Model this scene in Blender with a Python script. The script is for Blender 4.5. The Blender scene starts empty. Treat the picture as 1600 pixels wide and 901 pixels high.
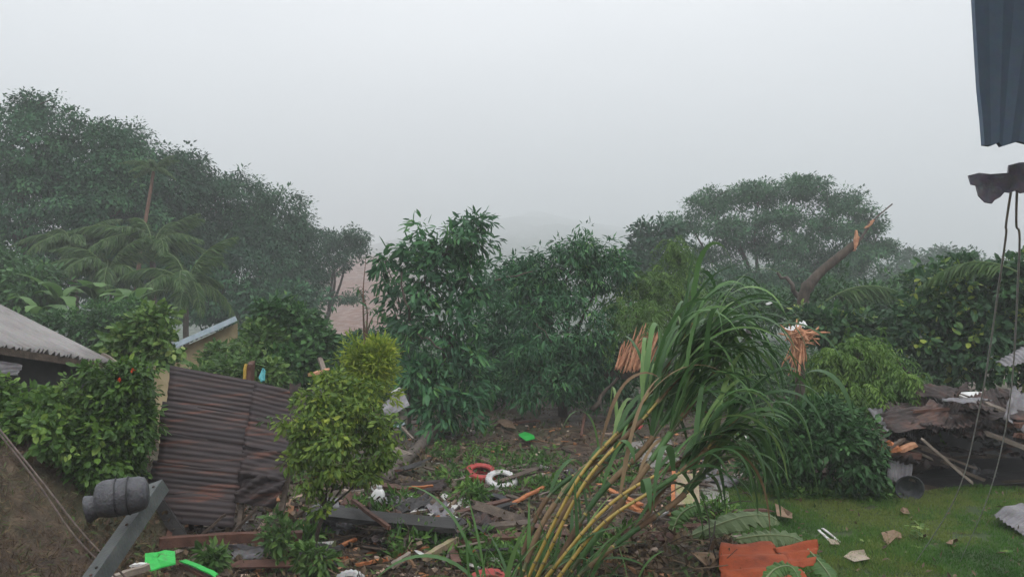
import bpy, math, random
import numpy as np
from mathutils import Vector

# ------------------------------------------------------------------ camera, sky, sun, exposure
S = bpy.context.scene
FOC, CAMZ = 1209.0, 3.2            # focal length in photo pixels (1600 wide), eye height in metres
cam = bpy.data.cameras.new('camera')
cam.sensor_width = 36.0
cam.lens = FOC / 1600 * 36.0
cam.clip_start, cam.clip_end = 0.05, 5000
camo = bpy.data.objects.new('camera', cam)
S.collection.objects.link(camo)
camo.location = (0, 0, CAMZ)
camo.rotation_euler = (math.radians(90), 0, 0)
S.camera = camo

SUN_EL, SUN_AZ = 62.0, 150.0
w = bpy.data.worlds.new('World'); S.world = w; w.use_nodes = True
nt = w.node_tree; nt.nodes.clear()
sky = nt.nodes.new('ShaderNodeTexSky'); sky.sky_type = 'NISHITA'; sky.sun_disc = False
sky.sun_elevation = math.radians(SUN_EL); sky.sun_rotation = math.radians(SUN_AZ)
sky.dust_density = 6; sky.air_density = 1.0
mixc = nt.nodes.new('ShaderNodeMix'); mixc.data_type = 'RGBA'; mixc.inputs[0].default_value = 0.88
mixc.inputs[7].default_value = (9.1, 9.2, 9.4, 1)      # even overcast cloud deck
nt.links.new(sky.outputs[0], mixc.inputs[6])
tcw = nt.nodes.new('ShaderNodeTexCoord'); cln = nt.nodes.new('ShaderNodeTexNoise'); cln.inputs['Scale'].default_value = 2.2; cln.inputs['Detail'].default_value = 5
clm = nt.nodes.new('ShaderNodeMapping'); clm.inputs['Scale'].default_value = (1, 1, 2.2); nt.links.new(tcw.outputs['Generated'], clm.inputs[0]); nt.links.new(clm.outputs[0], cln.inputs[0])
clr = nt.nodes.new('ShaderNodeValToRGB'); clr.color_ramp.elements[0].position = .3; clr.color_ramp.elements[1].position = .7
clr.color_ramp.elements[0].color = (8.3, 8.45, 8.7, 1); clr.color_ramp.elements[1].color = (9.7, 9.75, 9.9, 1)
nt.links.new(cln.outputs[0], clr.inputs[0])
sxyz = nt.nodes.new('ShaderNodeSeparateXYZ'); nt.links.new(tcw.outputs['Generated'], sxyz.inputs[0])
mrz = nt.nodes.new('ShaderNodeMapRange'); mrz.inputs[3].default_value = .8; mrz.inputs[4].default_value = 1.9; nt.links.new(sxyz.outputs[2], mrz.inputs[0])
clv = nt.nodes.new('ShaderNodeVectorMath'); clv.operation = 'SCALE'; nt.links.new(clr.outputs[0], clv.inputs[0]); nt.links.new(mrz.outputs[0], clv.inputs['Scale'])
nt.links.new(clv.outputs[0], mixc.inputs[7])
bg = nt.nodes.new('ShaderNodeBackground'); bg.inputs[1].default_value = 0.1
nt.links.new(mixc.outputs[2], bg.inputs[0])
wo = nt.nodes.new('ShaderNodeOutputWorld'); nt.links.new(bg.outputs[0], wo.inputs[0])

sl = bpy.data.lights.new('sun', 'SUN'); sl.energy = 0.8; sl.angle = math.radians(50); sl.color = (1, .97, .93)
so = bpy.data.objects.new('sun', sl); S.collection.objects.link(so)
so.rotation_euler = (math.radians(90 - SUN_EL), 0, math.radians(180 - SUN_AZ) )
S.view_settings.view_transform = 'Standard'; S.view_settings.look = 'None'
S.view_settings.exposure = 0.5; S.view_settings.gamma = 1.0; S.view_settings.use_curve_mapping = False
S.cycles.use_denoising = True
S.cycles.max_bounces = 6; S.cycles.diffuse_bounces = 3; S.cycles.glossy_bounces = 2
S.cycles.transmission_bounces = 3; S.cycles.volume_bounces = 3; S.cycles.transparent_max_bounces = 6

rng = np.random.default_rng(7)
R = random.Random(11)

# ------------------------------------------------------------------ helpers
def nrm(a):
    a = np.asarray(a, float)
    return a / np.maximum(np.linalg.norm(a, axis=-1, keepdims=True), 1e-9)
def ss(a, b, x):
    t = np.clip((x - a) / (b - a), 0, 1); return t * t * (3 - 2 * t)
def vnoise(x, y, seed=0):
    x = np.asarray(x, float); y = np.asarray(y, float)
    xi = np.floor(x); yi = np.floor(y); fx = x - xi; fy = y - yi
    def hh(a, b):
        v = np.sin(a * 127.1 + b * 311.7 + seed * 74.7) * 43758.5453
        return v - np.floor(v)
    fx = fx * fx * (3 - 2 * fx); fy = fy * fy * (3 - 2 * fy)
    return (hh(xi, yi) * (1 - fx) + hh(xi + 1, yi) * fx) * (1 - fy) + (hh(xi, yi + 1) * (1 - fx) + hh(xi + 1, yi + 1) * fx) * fy
def lawn_mask(x, y):
    e = vnoise(x * 1.3, y * 1.3, 5) * .9 + vnoise(x * 4, y * 4, 6) * .3
    return ss(2.75, 3.35, x + e - .55 + (y - 9) * -.02) * (1 - ss(12.2, 12.9, y + e - .5)) * ss(5.0, 5.5, y)
def H(x, y):
    x = np.asarray(x, float); y = np.asarray(y, float)
    z = np.zeros(np.broadcast(x, y).shape)
    bank = 1.35 * ss(4.05, 5.7, -x + .5 * (vnoise(x * .9, y * .9, 3) - .5)) + .25 * ss(5.7, 9, -x)
    z = z + bank * (1 - ss(10.2, 12.2, y))
    z = z - .7 * ss(3.5, 6, -x) * ss(11, 13, y) * (1 - ss(60, 90, y))
    z = z + .52 * np.exp(-(((x - 1.75) / 1.0) ** 2 + ((y - 8.0) / .75) ** 2))
    z = z + .34 * np.exp(-(((x - .5) / .9) ** 2 + ((y - 7.2) / .9) ** 2))
    rough = (1 - lawn_mask(x, y)) * (1 - ss(40, 60, y))
    z = z + rough * (.20 * (vnoise(x * .8, y * .8, 1) - .5) + .10 * (vnoise(x * 2.6, y * 2.6, 2) - .5) + .05 * (vnoise(x * 7, y * 7, 4) - .5))
    z = z + .04 * (vnoise(x * .7, y * .7, 8) - .5)
    z = z - 4.6 * ss(48, 84, y) * (1 - .75 * ss(10, 40, x - .1 * y)) + .044 * np.clip(y - 88, 0, 1540) * (1 - .3 * ss(10, 200, x)) * (1 - .3 * ss(60, 300, -x))
    z = z + (70 + 14 * vnoise(x * .018, y * .006, 61)) * np.exp(-((x - 40) / 190.0) ** 2) * ss(120, 1500, y) + 8 * vnoise(x * .03, y * .01, 62) * ss(250, 600, y)
    z = z + 9 * ss(86, 175, y) * (1 - ss(260, 420, y)) * np.exp(-((x / np.maximum(y, 1) + .2) / .06) ** 2)
    forest = ss(90, 140, y) * (1 - .85 * np.exp(-((x / np.maximum(y, 1) + .205) / .045) ** 2))
    z = z + forest * (3.2 * vnoise(x * .12, y * .12, 12) + 1.6 * vnoise(x * .4, y * .4, 13))
    return z
def at(px, py, Y):
    return np.array([(px - 800) / FOC * Y, Y, CAMZ - (py - 450.5) / FOC * Y])
def G(px, py, up=0.0):
    d = np.array([(px - 800) / FOC, 1.0, -(py - 450.5) / FOC])
    t = np.linspace(3, 60, 6000)
    z = CAMZ + d[2] * t - H(d[0] * t, t)
    i = int(np.argmax(z < 0)) if (z < 0).any() else len(t) - 1
    t = t[i]
    return np.array([d[0] * t, t, float(H(d[0] * t, t)) + up])
def gz(x, y): return float(H(x, y))

def setp(o, label=None, cat=None, group=None, kind=None):
    if label: o['label'] = label
    if cat: o['category'] = cat
    if group: o['group'] = group
    if kind: o['kind'] = kind
    return o
def thing(name, label, cat, loc, group=None):
    o = bpy.data.objects.new(name, None); o.empty_display_size = .2
    S.collection.objects.link(o); o.location = tuple(map(float, loc))
    return setp(o, label, cat, group)
ORG = {}
def mesh(name, V, F, mat, parent=None, smooth=False, tint=None):
    V = np.asarray(V, float)
    if parent is not None:
        org = ORG.get(parent.name, np.array(parent.location)); V = V - org; off = None
    else:
        off = V.mean(0).copy(); off[2] = V[:, 2].min(); V = V - off
    me = bpy.data.meshes.new(name)
    if isinstance(F, np.ndarray):
        k = F.shape[1]
        me.vertices.add(len(V)); me.vertices.foreach_set('co', V.astype(np.float32).ravel())
        me.loops.add(F.size); me.loops.foreach_set('vertex_index', F.astype(np.int32).ravel())
        me.polygons.add(len(F)); me.polygons.foreach_set('loop_start', np.arange(0, F.size, k, dtype=np.int32))
        me.update(calc_edges=True)
    else:
        me.from_pydata(V.tolist(), [], F); me.update()
    me.polygons.foreach_set('use_smooth', np.full(len(me.polygons), bool(smooth)))
    if tint is not None:
        a = me.attributes.new('tint', 'FLOAT', 'FACE'); a.data.foreach_set('value', np.asarray(tint, np.float32))
    me.materials.append(mat)
    o = bpy.data.objects.new(name, me); S.collection.objects.link(o)
    if parent is not None: o.parent = parent; ORG[o.name] = org
    else: o.location = off
    return o
def tube(pts, rad, n=8, cap=True):
    pts = np.asarray(pts, float); m = len(pts)
    rad = np.broadcast_to(np.asarray(rad, float), (m,))
    t = nrm(np.gradient(pts, axis=0))
    ref = np.array([0, 0, 1.0]) if abs(t[0][2]) < .9 else np.array([1.0, 0, 0])
    u = nrm(np.cross(t, ref)); v = np.cross(t, u)
    a = np.linspace(0, 2 * np.pi, n, endpoint=False)
    V = (pts[:, None] + rad[:, None, None] * (u[:, None] * np.cos(a)[None, :, None] + v[:, None] * np.sin(a)[None, :, None])).reshape(-1, 3)
    i = np.arange(m - 1)[:, None] * n; j = np.arange(n)[None]; k = (np.arange(n)[None] + 1) % n
    F = np.stack([i + j, i + k, i + n + k, i + n + j], -1).reshape(-1, 4)
    if cap:
        c0, c1 = len(V), len(V) + 1
        V = np.vstack([V, pts[:1], pts[-1:]])
        jj = np.arange(0, n, 2)
        if n % 2 == 0:
            F = np.vstack([F, np.stack([np.full(len(jj), c0), (jj + 2) % n, (jj + 1) % n, jj], -1),
                           np.stack([np.full(len(jj), c1), (m - 1) * n + jj, (m - 1) * n + (jj + 1) % n, (m - 1) * n + (jj + 2) % n], -1)])
    return V, F
def bend(p0, p1, n=7, sag=0.0, wob=0.0, r=None):
    p0 = np.asarray(p0, float); p1 = np.asarray(p1, float); g = r or rng
    t = np.linspace(0, 1, n)[:, None]
    P = p0 + (p1 - p0) * t
    P[:, 2] += sag * 4 * (t * (1 - t))[:, 0]
    if wob: P[1:-1] += g.normal(0, wob, (n - 2, 3))
    return P
def spline(ctrl, n=24):
    ctrl = np.asarray(ctrl, float); m = len(ctrl)
    if m == 2: return bend(ctrl[0], ctrl[1], n)
    c = np.vstack([2 * ctrl[0] - ctrl[1], ctrl, 2 * ctrl[-1] - ctrl[-2]])
    out = []
    for s in np.linspace(0, m - 1 - 1e-6, n):
        i = int(s); f = s - i; a, b, d, e = c[i:i + 4]
        out.append(.5 * ((2 * b) + (-a + d) * f + (2 * a - 5 * b + 4 * d - e) * f * f + (-a + 3 * b - 3 * d + e) * f ** 3))
    return np.array(out)
class Acc:
    def __init__(s): s.V = []; s.F = []; s.T = []; s.n = 0
    def add(s, V, F, T=None):
        s.V.append(V); s.F.append(F + s.n); s.n += len(V)
        s.T.append(np.full(len(F), .5) if T is None else T)
    def build(s, name, mat, parent=None, smooth=False):
        return mesh(name, np.vstack(s.V), np.vstack(s.F), mat, parent, smooth, np.concatenate(s.T))

# leaves: position, axis, normal, length, width -> quads
def leafgeo(P, A, N, L, W, kind='lance', curl=.15):
    n = len(P); L = np.broadcast_to(L, (n,))[:, None]; W = np.broadcast_to(W, (n,))[:, None]
    A = nrm(A); Sd = nrm(np.cross(A, N)); N = np.cross(Sd, A)
    if kind == 'flat':
        V = np.stack([P, P + A * L * .45 + Sd * W * .5, P + A * L - N * L * curl, P + A * L * .45 - Sd * W * .5], 1)
        F = np.arange(n)[:, None] * 4 + np.array([0, 1, 2, 3]); return V.reshape(-1, 3), F, 1
    if kind == 'lance':
        V = np.stack([P, P + A * L * .42 + Sd * W * .5, P + A * L - N * L * curl, P + A * L * .42 - Sd * W * .5, P + A * L * .5 - N * W * .22 - N * L * curl * .25], 1)
        F = (np.arange(n)[:, None, None] * 5 + np.array([[0, 1, 2, 4], [0, 4, 2, 3]])).reshape(-1, 4); return V.reshape(-1, 3), F, 2
    c = curl
    V = np.stack([P, P + A * L * .28 + Sd * W * .46, P + A * L * .68 + Sd * W * .42 - N * L * c * .4, P + A * L - N * L * c,
                  P + A * L * .68 - Sd * W * .42 - N * L * c * .4, P + A * L * .28 - Sd * W * .46, P + A * L * .5 - N * W * .16 - N * L * c * .15], 1)
    F = (np.arange(n)[:, None, None] * 7 + np.array([[0, 1, 2, 6], [0, 6, 4, 5], [6, 2, 3, 4]])).reshape(-1, 4)
    return V.reshape(-1, 3), F, 3

def clumps_in(blobs, n, shell, g, LUMP=.42):
    """blobs: list of (centre, radii) -> clump centres and their outward direction"""
    wgt = np.array([(b[1][0] * b[1][2]) ** .8 for b in blobs]); wgt /= wgt.sum()
    C, O = [], []
    for (c, r), k in zip(blobs, g.multinomial(n, wgt)):
        d = nrm(g.normal(0, 1, (k, 3)) + np.array([0, -.15, .25]))
        rad = shell + (1 - shell) * g.random(k) ** .6
        ph = g.uniform(0, 6.28, 4); lump = .5 * np.sin(d[:, 0] * 5 + ph[0]) + .5 * np.sin(d[:, 2] * 6 + ph[1]) + .4 * np.sin(d[:, 1] * 7 + ph[2]) + .3 * np.sin(d[:, 0] * 11 + d[:, 2] * 9 + ph[3])
        rad = rad * (1 + LUMP * .55 * lump) * np.where(g.random(k) < .08, g.uniform(1.05, 1.3, k), 1)
        C.append(np.asarray(c) + d * rad[:, None] * np.asarray(r)); O.append(d)
    return np.vstack(C), np.vstack(O)
def foliage(C, O, cr, per, L, W, kind='lance', droop=.3, up=.9, g=None, tvar=.5, curl=.15, tbias=0.0, out=.5, nj=.5):
    n = len(C); k = n * per
    d = nrm(g.normal(0, 1, (k, 3)))
    Cc = np.repeat(C, per, 0); Oo = np.repeat(O, per, 0)
    P = Cc + d * (cr * g.random(k) ** .5)[:, None] * np.array([1, 1, .65])
    A = nrm(.7 * d + .45 * g.normal(0, 1, (k, 3)) + out * Oo + np.array([0, 0, -droop]))
    N = nrm(np.array([0, 0, up]) + nj * g.normal(0, 1, (k, 3)) + .35 * Oo)
    ll = L * g.uniform(.5, 1.35, k) * np.repeat(g.uniform(.8, 1.2, n), per)
    V, F, m = leafgeo(P, A, N, ll, ll * (W / L) * g.uniform(.8, 1.2, k), kind, curl)
    t = np.clip(tbias + tvar * np.repeat(g.random(n), per) + (1 - tvar) * g.random(k), 0, 1)
    return V, F, np.repeat(t, m)
def sprays(C, O, ns, slen, nl, L, W, g, droop=.8, tvar=.5, tbias=0, spread=.6):
    """pinnate hanging leaflets: each clump sends out strands with leaflet pairs"""
    n = len(C); K = n * ns
    B = np.repeat(C, ns, 0) + g.normal(0, slen * .2, (K, 3))
    D = nrm(np.repeat(O, ns, 0) * .6 + spread * g.normal(0, 1, (K, 3)) + np.array([0, 0, -.15]))
    sl_ = slen * g.uniform(.6, 1.2, K)
    Ps, As = [], []
    for q in range(nl):
        f = (q + .5) / nl
        pos = B + D * (sl_ * f)[:, None] + np.array([0, 0, -1.0]) * (sl_ * droop * f * f)[:, None]
        tan = nrm(D + np.array([0, 0, -2 * droop * f]))
        for s in (-1, 1):
            side = nrm(np.cross(tan, np.array([0, 0, 1.0])) + 1e-6)
            Ps.append(pos); As.append(nrm(tan * .8 + side * s * .9 + np.array([0, 0, -.35]) + .15 * g.normal(0, 1, (K, 3))))
    P = np.vstack(Ps); A = np.vstack(As); k = len(P)
    N = nrm(np.array([0, 0, .9]) + .45 * g.normal(0, 1, (k, 3)))
    V, F, m = leafgeo(P, A, N, L * g.uniform(.7, 1.2, k), W * g.uniform(.8, 1.2, k), 'flat', .2)
    t = np.tile(np.clip(tbias + tvar * np.repeat(g.random(n), ns) + (1 - tvar) * g.random(K), 0, 1), nl * 2)
    return V, F, t

# ------------------------------------------------------------------ materials
def newmat(name):
    m = bpy.data.materials.new(name); m.use_nodes = True; n = m.node_tree; n.nodes.clear()
    o = n.nodes.new('ShaderNodeOutputMaterial'); p = n.nodes.new('ShaderNodeBsdfPrincipled')
    n.links.new(p.outputs[0], o.inputs[0]); return m, n, p, o
def ramp(n, stops):
    r = n.nodes.new('ShaderNodeValToRGB'); e = r.color_ramp.elements
    while len(e) < len(stops): e.new(.5)
    for q, (pos, c) in zip(e, stops):
        q.position = pos; q.color = (*c, 1) if len(c) == 3 else c
    return r
def leafmat(name, cols, rough=.42, trans=.28, spec=.24):
    m, n, p, o = newmat(name)
    a = n.nodes.new('ShaderNodeAttribute'); a.attribute_name = 'tint'
    r = ramp(n, cols); n.links.new(a.outputs['Fac'], r.inputs[0])
    n.links.new(r.outputs[0], p.inputs['Base Color']); p.inputs['Roughness'].default_value = rough
    p.inputs['Specular IOR Level'].default_value = spec
    t = n.nodes.new('ShaderNodeBsdfTranslucent'); n.links.new(r.outputs[0], t.inputs[0])
    mx = n.nodes.new('ShaderNodeMixShader'); mx.inputs[0].default_value = trans
    n.links.new(p.outputs[0], mx.inputs[1]); n.links.new(t.outputs[0], mx.inputs[2]); n.links.new(mx.outputs[0], o.inputs[0])
    return m
def pm(name, stops, scale=6, rough=.7, bump=.3, metal=0.0, stretch=(1, 1, 1), detail=6, fine=40, fineamt=.25, spec=.4, dist=.02):
    """noise-coloured surface: broad patches + fine grain + bump; each object gets its own offset"""
    m, n, p, o = newmat(name)
    tc = n.nodes.new('ShaderNodeTexCoord'); oi = n.nodes.new('ShaderNodeObjectInfo')
    mp = n.nodes.new('ShaderNodeMapping'); mp.inputs['Scale'].default_value = stretch
    n.links.new(tc.outputs['Object'], mp.inputs[0])
    ml = n.nodes.new('ShaderNodeMath'); ml.operation = 'MULTIPLY'; ml.inputs[1].default_value = 37.0
    n.links.new(oi.outputs['Random'], ml.inputs[0]); n.links.new(ml.outputs[0], mp.inputs['Location'])
    a = n.nodes.new('ShaderNodeTexNoise'); a.inputs['Scale'].default_value = scale; a.inputs['Detail'].default_value = detail; a.inputs['Roughness'].default_value = .62
    b = n.nodes.new('ShaderNodeTexNoise'); b.inputs['Scale'].default_value = fine; b.inputs['Detail'].default_value = 4
    n.links.new(mp.outputs[0], a.inputs[0]); n.links.new(mp.outputs[0], b.inputs[0])
    r = ramp(n, stops); n.links.new(a.outputs[0], r.inputs[0])
    mx = n.nodes.new('ShaderNodeMix'); mx.data_type = 'RGBA'; mx.blend_type = 'OVERLAY'; mx.inputs[0].default_value = fineamt
    n.links.new(r.outputs[0], mx.inputs[6]); n.links.new(b.outputs[1], mx.inputs[7])
    n.links.new(mx.outputs[2], p.inputs['Base Color'])
    p.inputs['Roughness'].default_value = rough; p.inputs['Metallic'].default_value = metal; p.inputs['Specular IOR Level'].default_value = spec
    if bump:
        bp = n.nodes.new('ShaderNodeBump'); bp.inputs['Strength'].default_value = bump; bp.inputs['Distance'].default_value = dist
        ad = n.nodes.new('ShaderNodeMath'); n.links.new(a.outputs[0], ad.inputs[0]); n.links.new(b.outputs[0], ad.inputs[1])
        n.links.new(ad.outputs[0], bp.inputs['Height']); n.links.new(bp.outputs[0], p.inputs['Normal'])
    return m

# leaf palettes (linear base colours)
M = {}
M['jungle'] = leafmat('jungle_leaf', [(0, (0.019, 0.055, 0.032)), (.5, (0.038, 0.106, 0.053)), (.85, (0.068, 0.172, 0.074)), (1, (0.105, 0.224, 0.086))], .65, .14, .1)
M['jungle2'] = leafmat('jungle_leaf_grey', [(0, (0.021, 0.055, 0.034)), (.5, (0.040, 0.099, 0.055)), (.9, (0.068, 0.152, 0.076)), (1, (0.089, 0.178, 0.081))], .65, .14, .1)
M['mid'] = leafmat('mid_leaf', [(0, (0.023, 0.062, 0.022)), (.5, (0.047, 0.125, 0.040)), (.85, (0.079, 0.188, 0.050)), (1, (0.137, 0.250, 0.060))], .42)
M['big'] = leafmat('broad_wet_leaf', [(0, (0.019, 0.060, 0.030)), (.4, (0.035, 0.111, 0.051)), (.75, (0.064, 0.182, 0.069)), (.93, (0.121, 0.286, 0.086)), (1, (0.209, 0.390, 0.103))], .38)
M['hedge'] = leafmat('hedge_leaf', [(0, (0.030, 0.065, 0.018)), (.45, (0.060, 0.130, 0.028)), (.8, (0.120, 0.221, 0.040)), (1, (0.240, 0.338, 0.070))], .4)
M['yellow'] = leafmat('yellow_green_leaf', [(0, (.035, .075, .018)), (.35, (.085, .155, .025)), (.7, (.17, .255, .04)), (.95, (.32, .38, .06)), (1, (.5, .3, .05))], .45)
M['lime'] = leafmat('lime_leaf', [(0, (.09, .16, .022)), (.4, (.2, .29, .038)), (.8, (.36, .43, .06)), (1, (.5, .5, .09))], .45, .4)
M['pale'] = leafmat('pale_leaf', [(0, (0.032, 0.075, 0.020)), (.5, (0.068, 0.144, 0.035)), (.9, (0.137, 0.230, 0.055)), (1, (0.263, 0.345, 0.100))], .4)
M['feather'] = leafmat('feather_leaf', [(0, (0.037, 0.086, 0.020)), (.5, (0.079, 0.161, 0.035)), (1, (0.147, 0.253, 0.050))], .5)
M['rain'] = leafmat('rain_tree_leaf', [(0, (0.026, 0.075, 0.040)), (.5, (0.053, 0.137, 0.067)), (1, (0.089, 0.208, 0.086))], .65, .14, .1)
M['darkbush'] = leafmat('dark_bush_leaf', [(0, (0.017, 0.047, 0.024)), (.5, (0.037, 0.091, 0.040)), (.84, (0.063, 0.150, 0.053)), (.94, (0.161, 0.260, 0.055)), (1, (0.299, 0.364, 0.077))], .36)
M['cane'] = leafmat('cane_blade', [(0, (0.039, 0.091, 0.035)), (.5, (0.072, 0.154, 0.053)), (.85, (0.117, 0.231, 0.075)), (1, (0.208, 0.322, 0.112))], .38, .3)
M['drycane'] = leafmat('dry_cane_blade', [(0, (.10, .06, .035)), (.6, (.22, .15, .085)), (1, (.34, .27, .16))], .7, .2)
M['palm'] = leafmat('palm_leaflet', [(0, (0.024, 0.055, 0.023)), (.5, (0.072, 0.140, 0.050)), (.9, (0.136, 0.210, 0.072)), (1, (0.200, 0.220, 0.081))], .42)
M['banana'] = leafmat('banana_blade', [(0, (0.053, 0.115, 0.035)), (.5, (0.089, 0.184, 0.050)), (1, (0.158, 0.276, 0.090))], .4, .35)
M['wilt'] = leafmat('wilted_banana_blade', [(0, (.075, .12, .05)), (.6, (.12, .17, .075)), (1, (.2, .22, .12))], .55, .2)
M['litter'] = leafmat('leaf_litter', [(0, (.035, .022, .014)), (.35, (.08, .052, .03)), (.6, (.16, .115, .065)), (.72, (.05, .09, .025)), (.9, (.09, .15, .04)), (1, (.3, .26, .17))], .6, .05)
M['weed'] = leafmat('weed_leaf', [(0, (0.032, 0.081, 0.018)), (.5, (0.063, 0.149, 0.030)), (.85, (0.116, 0.230, 0.045)), (1, (0.210, 0.333, 0.070))], .45)
M['grass'] = leafmat('grass_blade', [(0, (.025, .08, .012)), (.4, (.05, .145, .02)), (.75, (.085, .19, .03)), (1, (.17, .22, .05))], .55, .3)
M['flower'] = leafmat('red_petal', [(0, (.5, .04, .02)), (1, (.7, .10, .03))], .5)
M['midrib'] = pm('leaf_midrib', [(.3, (.13, .18, .075)), (.7, (.19, .23, .11))], 8, .5, .1)
M['bark'] = pm('bark_brown', [(.3, (.028, .022, .017)), (.6, (.075, .058, .044)), (.8, (.11, .09, .07))], 9, .85, .6, stretch=(1, 1, .35))
M['barkgrey'] = pm('bark_grey', [(.3, (.05, .042, .036)), (.6, (.12, .10, .085)), (.85, (.17, .15, .125))], 8, .85, .6, stretch=(1, 1, .3))
M['barkred'] = pm('bark_reddish', [(.3, (.09, .05, .034)), (.7, (.2, .12, .085))], 8, .85, .4, stretch=(1, 1, .3))
M['splinter'] = pm('torn_heartwood', [(.25, (.24, .10, .055)), (.5, (.44, .21, .115)), (.75, (.54, .34, .21))], 10, .75, .5, stretch=(1, 1, 1), fine=70)
M['orangewood'] = pm('fresh_orange_timber', [(.3, (.2, .065, .026)), (.55, (.42, .15, .055)), (.85, (.52, .27, .14))], 7, .7, .4, fine=60)
M['oldwood'] = pm('wet_weathered_timber', [(.3, (.035, .025, .019)), (.55, (.085, .062, .046)), (.8, (.15, .115, .085))], 8, .6, .5, fine=60)
M['redwood'] = pm('dark_red_timber', [(.3, (.05, .022, .016)), (.6, (.11, .05, .034)), (.85, (.16, .085, .06))], 8, .6, .4, fine=60)
M['palewood'] = pm('pale_timber', [(.3, (.13, .105, .085)), (.6, (.24, .2, .165)), (.85, (.34, .3, .25))], 8, .7, .4, fine=60)
M['white'] = pm('dirty_white_board', [(.3, (.26, .24, .21)), (.48, (.48, .47, .45)), (.64, (.56, .56, .55)), (.72, (.2, .15, .11))], 7, .55, .2, fineamt=.35)
M['rust'] = pm('rusted_sheet', [(.30, (.02, .016, .018)), (.45, (.036, .028, .03)), (.57, (.05, .036, .035)), (.64, (.12, .052, .037)), (.70, (.042, .032, .033)), (.79, (.036, .03, .031)), (.83, (.16, .15, .148))], 2.2, .6, .25, .25, stretch=(.35, .35, 5), fine=50, fineamt=.35)
M['rust2'] = pm('rusted_sheet_dark', [(.30, (.018, .015, .015)), (.5, (.042, .03, .028)), (.62, (.09, .048, .036)), (.72, (.05, .04, .038)), (.85, (.17, .16, .158))], 3, .6, .25, .25, stretch=(.7, .7, .7), fine=50, fineamt=.35)
M['zinc'] = pm('weathered_zinc_sheet', [(.3, (.085, .08, .082)), (.5, (.16, .155, .165)), (.66, (.22, .215, .225)), (.8, (.14, .09, .075))], 3.5, .6, .2, .15, fine=50, fineamt=.4)
M['paleroof'] = pm('pale_grey_roof_sheet', [(.25, (.13, .115, .11)), (.42, (.21, .2, .195)), (.66, (.26, .25, .245)), (.8, (.17, .12, .1))], 1.6, .6, .1, .1, fine=25, fineamt=.2)
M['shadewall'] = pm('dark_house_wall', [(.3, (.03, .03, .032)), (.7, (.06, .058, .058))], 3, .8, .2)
M['cream'] = pm('cream_plaster', [(.3, (.34, .27, .15)), (.6, (.45, .37, .22)), (.85, (.38, .33, .24))], 2.5, .8, .15)
M['fascia'] = pm('pale_blue_fascia', [(.3, (.30, .38, .44)), (.6, (.44, .52, .58)), (.85, (.5, .55, .58))], 5, .5, .1)
M['concrete'] = pm('wet_concrete', [(.3, (.14, .13, .12)), (.6, (.24, .23, .215)), (.85, (.31, .3, .28))], 4, .5, .3)
M['mossboard'] = pm('mossy_board', [(.3, (.16, .12, .08)), (.5, (.27, .21, .14)), (.62, (.17, .19, .06)), (.8, (.3, .25, .18))], 5, .6, .3)
M['greenplastic'] = pm('bright_green_plastic', [(.3, (.012, .27, .04)), (.56, (.018, .38, .055)), (.64, (.02, .33, .05)), (.72, (.07, .085, .035)), (.85, (.05, .16, .04))], 7, .5, .3, fineamt=.3)
M['whiteplastic'] = pm('white_plastic', [(.3, (.5, .5, .49)), (.6, (.66, .67, .67)), (.9, (.55, .54, .5))], 4, .4, .1, fineamt=.1)
M['redpaint'] = pm('faded_red_paint', [(.3, (.18, .022, .02)), (.55, (.33, .042, .036)), (.66, (.26, .06, .045)), (.74, (.07, .045, .03))], 7, .6, .3)
M['whitepaint'] = pm('white_tyre_paint', [(.3, (.3, .3, .29)), (.55, (.48, .48, .48)), (.66, (.36, .35, .32)), (.75, (.1, .075, .055))], 7, .6, .3)
M['rubber'] = pm('black_rubber', [(.3, (.012, .013, .015)), (.7, (.03, .032, .036))], 6, .55, .2)
M['cloth'] = pm('grey_wrapped_sheeting', [(.3, (.035, .037, .043)), (.55, (.065, .067, .076)), (.85, (.10, .10, .11))], 9, .5, .45, fine=60)
M['steel'] = pm('green_grey_painted_steel', [(.3, (.04, .046, .045)), (.55, (.068, .076, .074)), (.66, (.085, .092, .088)), (.75, (.10, .06, .04))], 7, .45, .2, .2, fine=60, fineamt=.35)
M['rope'] = pm('old_cable', [(.3, (.10, .08, .07)), (.7, (.22, .18, .165))], 20, .8, .2)
M['cable'] = pm('pale_grey_cable', [(.3, (.35, .36, .37)), (.7, (.5, .5, .51))], 10, .6, .1)
M['blacksheet'] = pm('black_felt_and_shed_shade', [(.3, (.012, .011, .012)), (.6, (.03, .028, .028)), (.85, (.055, .05, .047))], 5, .5, .4)  # black felt; also stands in for shade inside the collapsed shed
M['tarp'] = pm('orange_tarpaulin', [(.3, (.15, .03, .012)), (.55, (.29, .06, .02)), (.85, (.26, .085, .04))], 4, .6, .25, fine=60, spec=.2)
M['card'] = pm('wet_cardboard', [(.3, (.12, .075, .045)), (.6, (.22, .15, .095)), (.85, (.3, .215, .145))], 6, .8, .3)
M['paper'] = pm('soiled_pale_paper', [(.3, (.18, .145, .1)), (.55, (.3, .25, .19)), (.85, (.4, .36, .29))], 6, .8, .3)
M['awning'] = pm('dark_blue_grey_sheet', [(.3, (.10, .15, .21)), (.6, (.14, .19, .26)), (.85, (.16, .21, .28))], 3, .5, .08, fineamt=.15)
M['fasciadark'] = pm('worn_grey_fascia', [(.3, (.13, .13, .16)), (.6, (.25, .24, .28)), (.85, (.36, .34, .37))], 9, .7, .3)
M['teal'] = pm('teal_cloth', [(.3, (.03, .22, .25)), (.7, (.12, .4, .42))], 6, .7, .3)
M['ochre'] = pm('yellow_painted_board', [(.3, (.42, .27, .04)), (.7, (.56, .38, .08))], 6, .6, .2)
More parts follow.
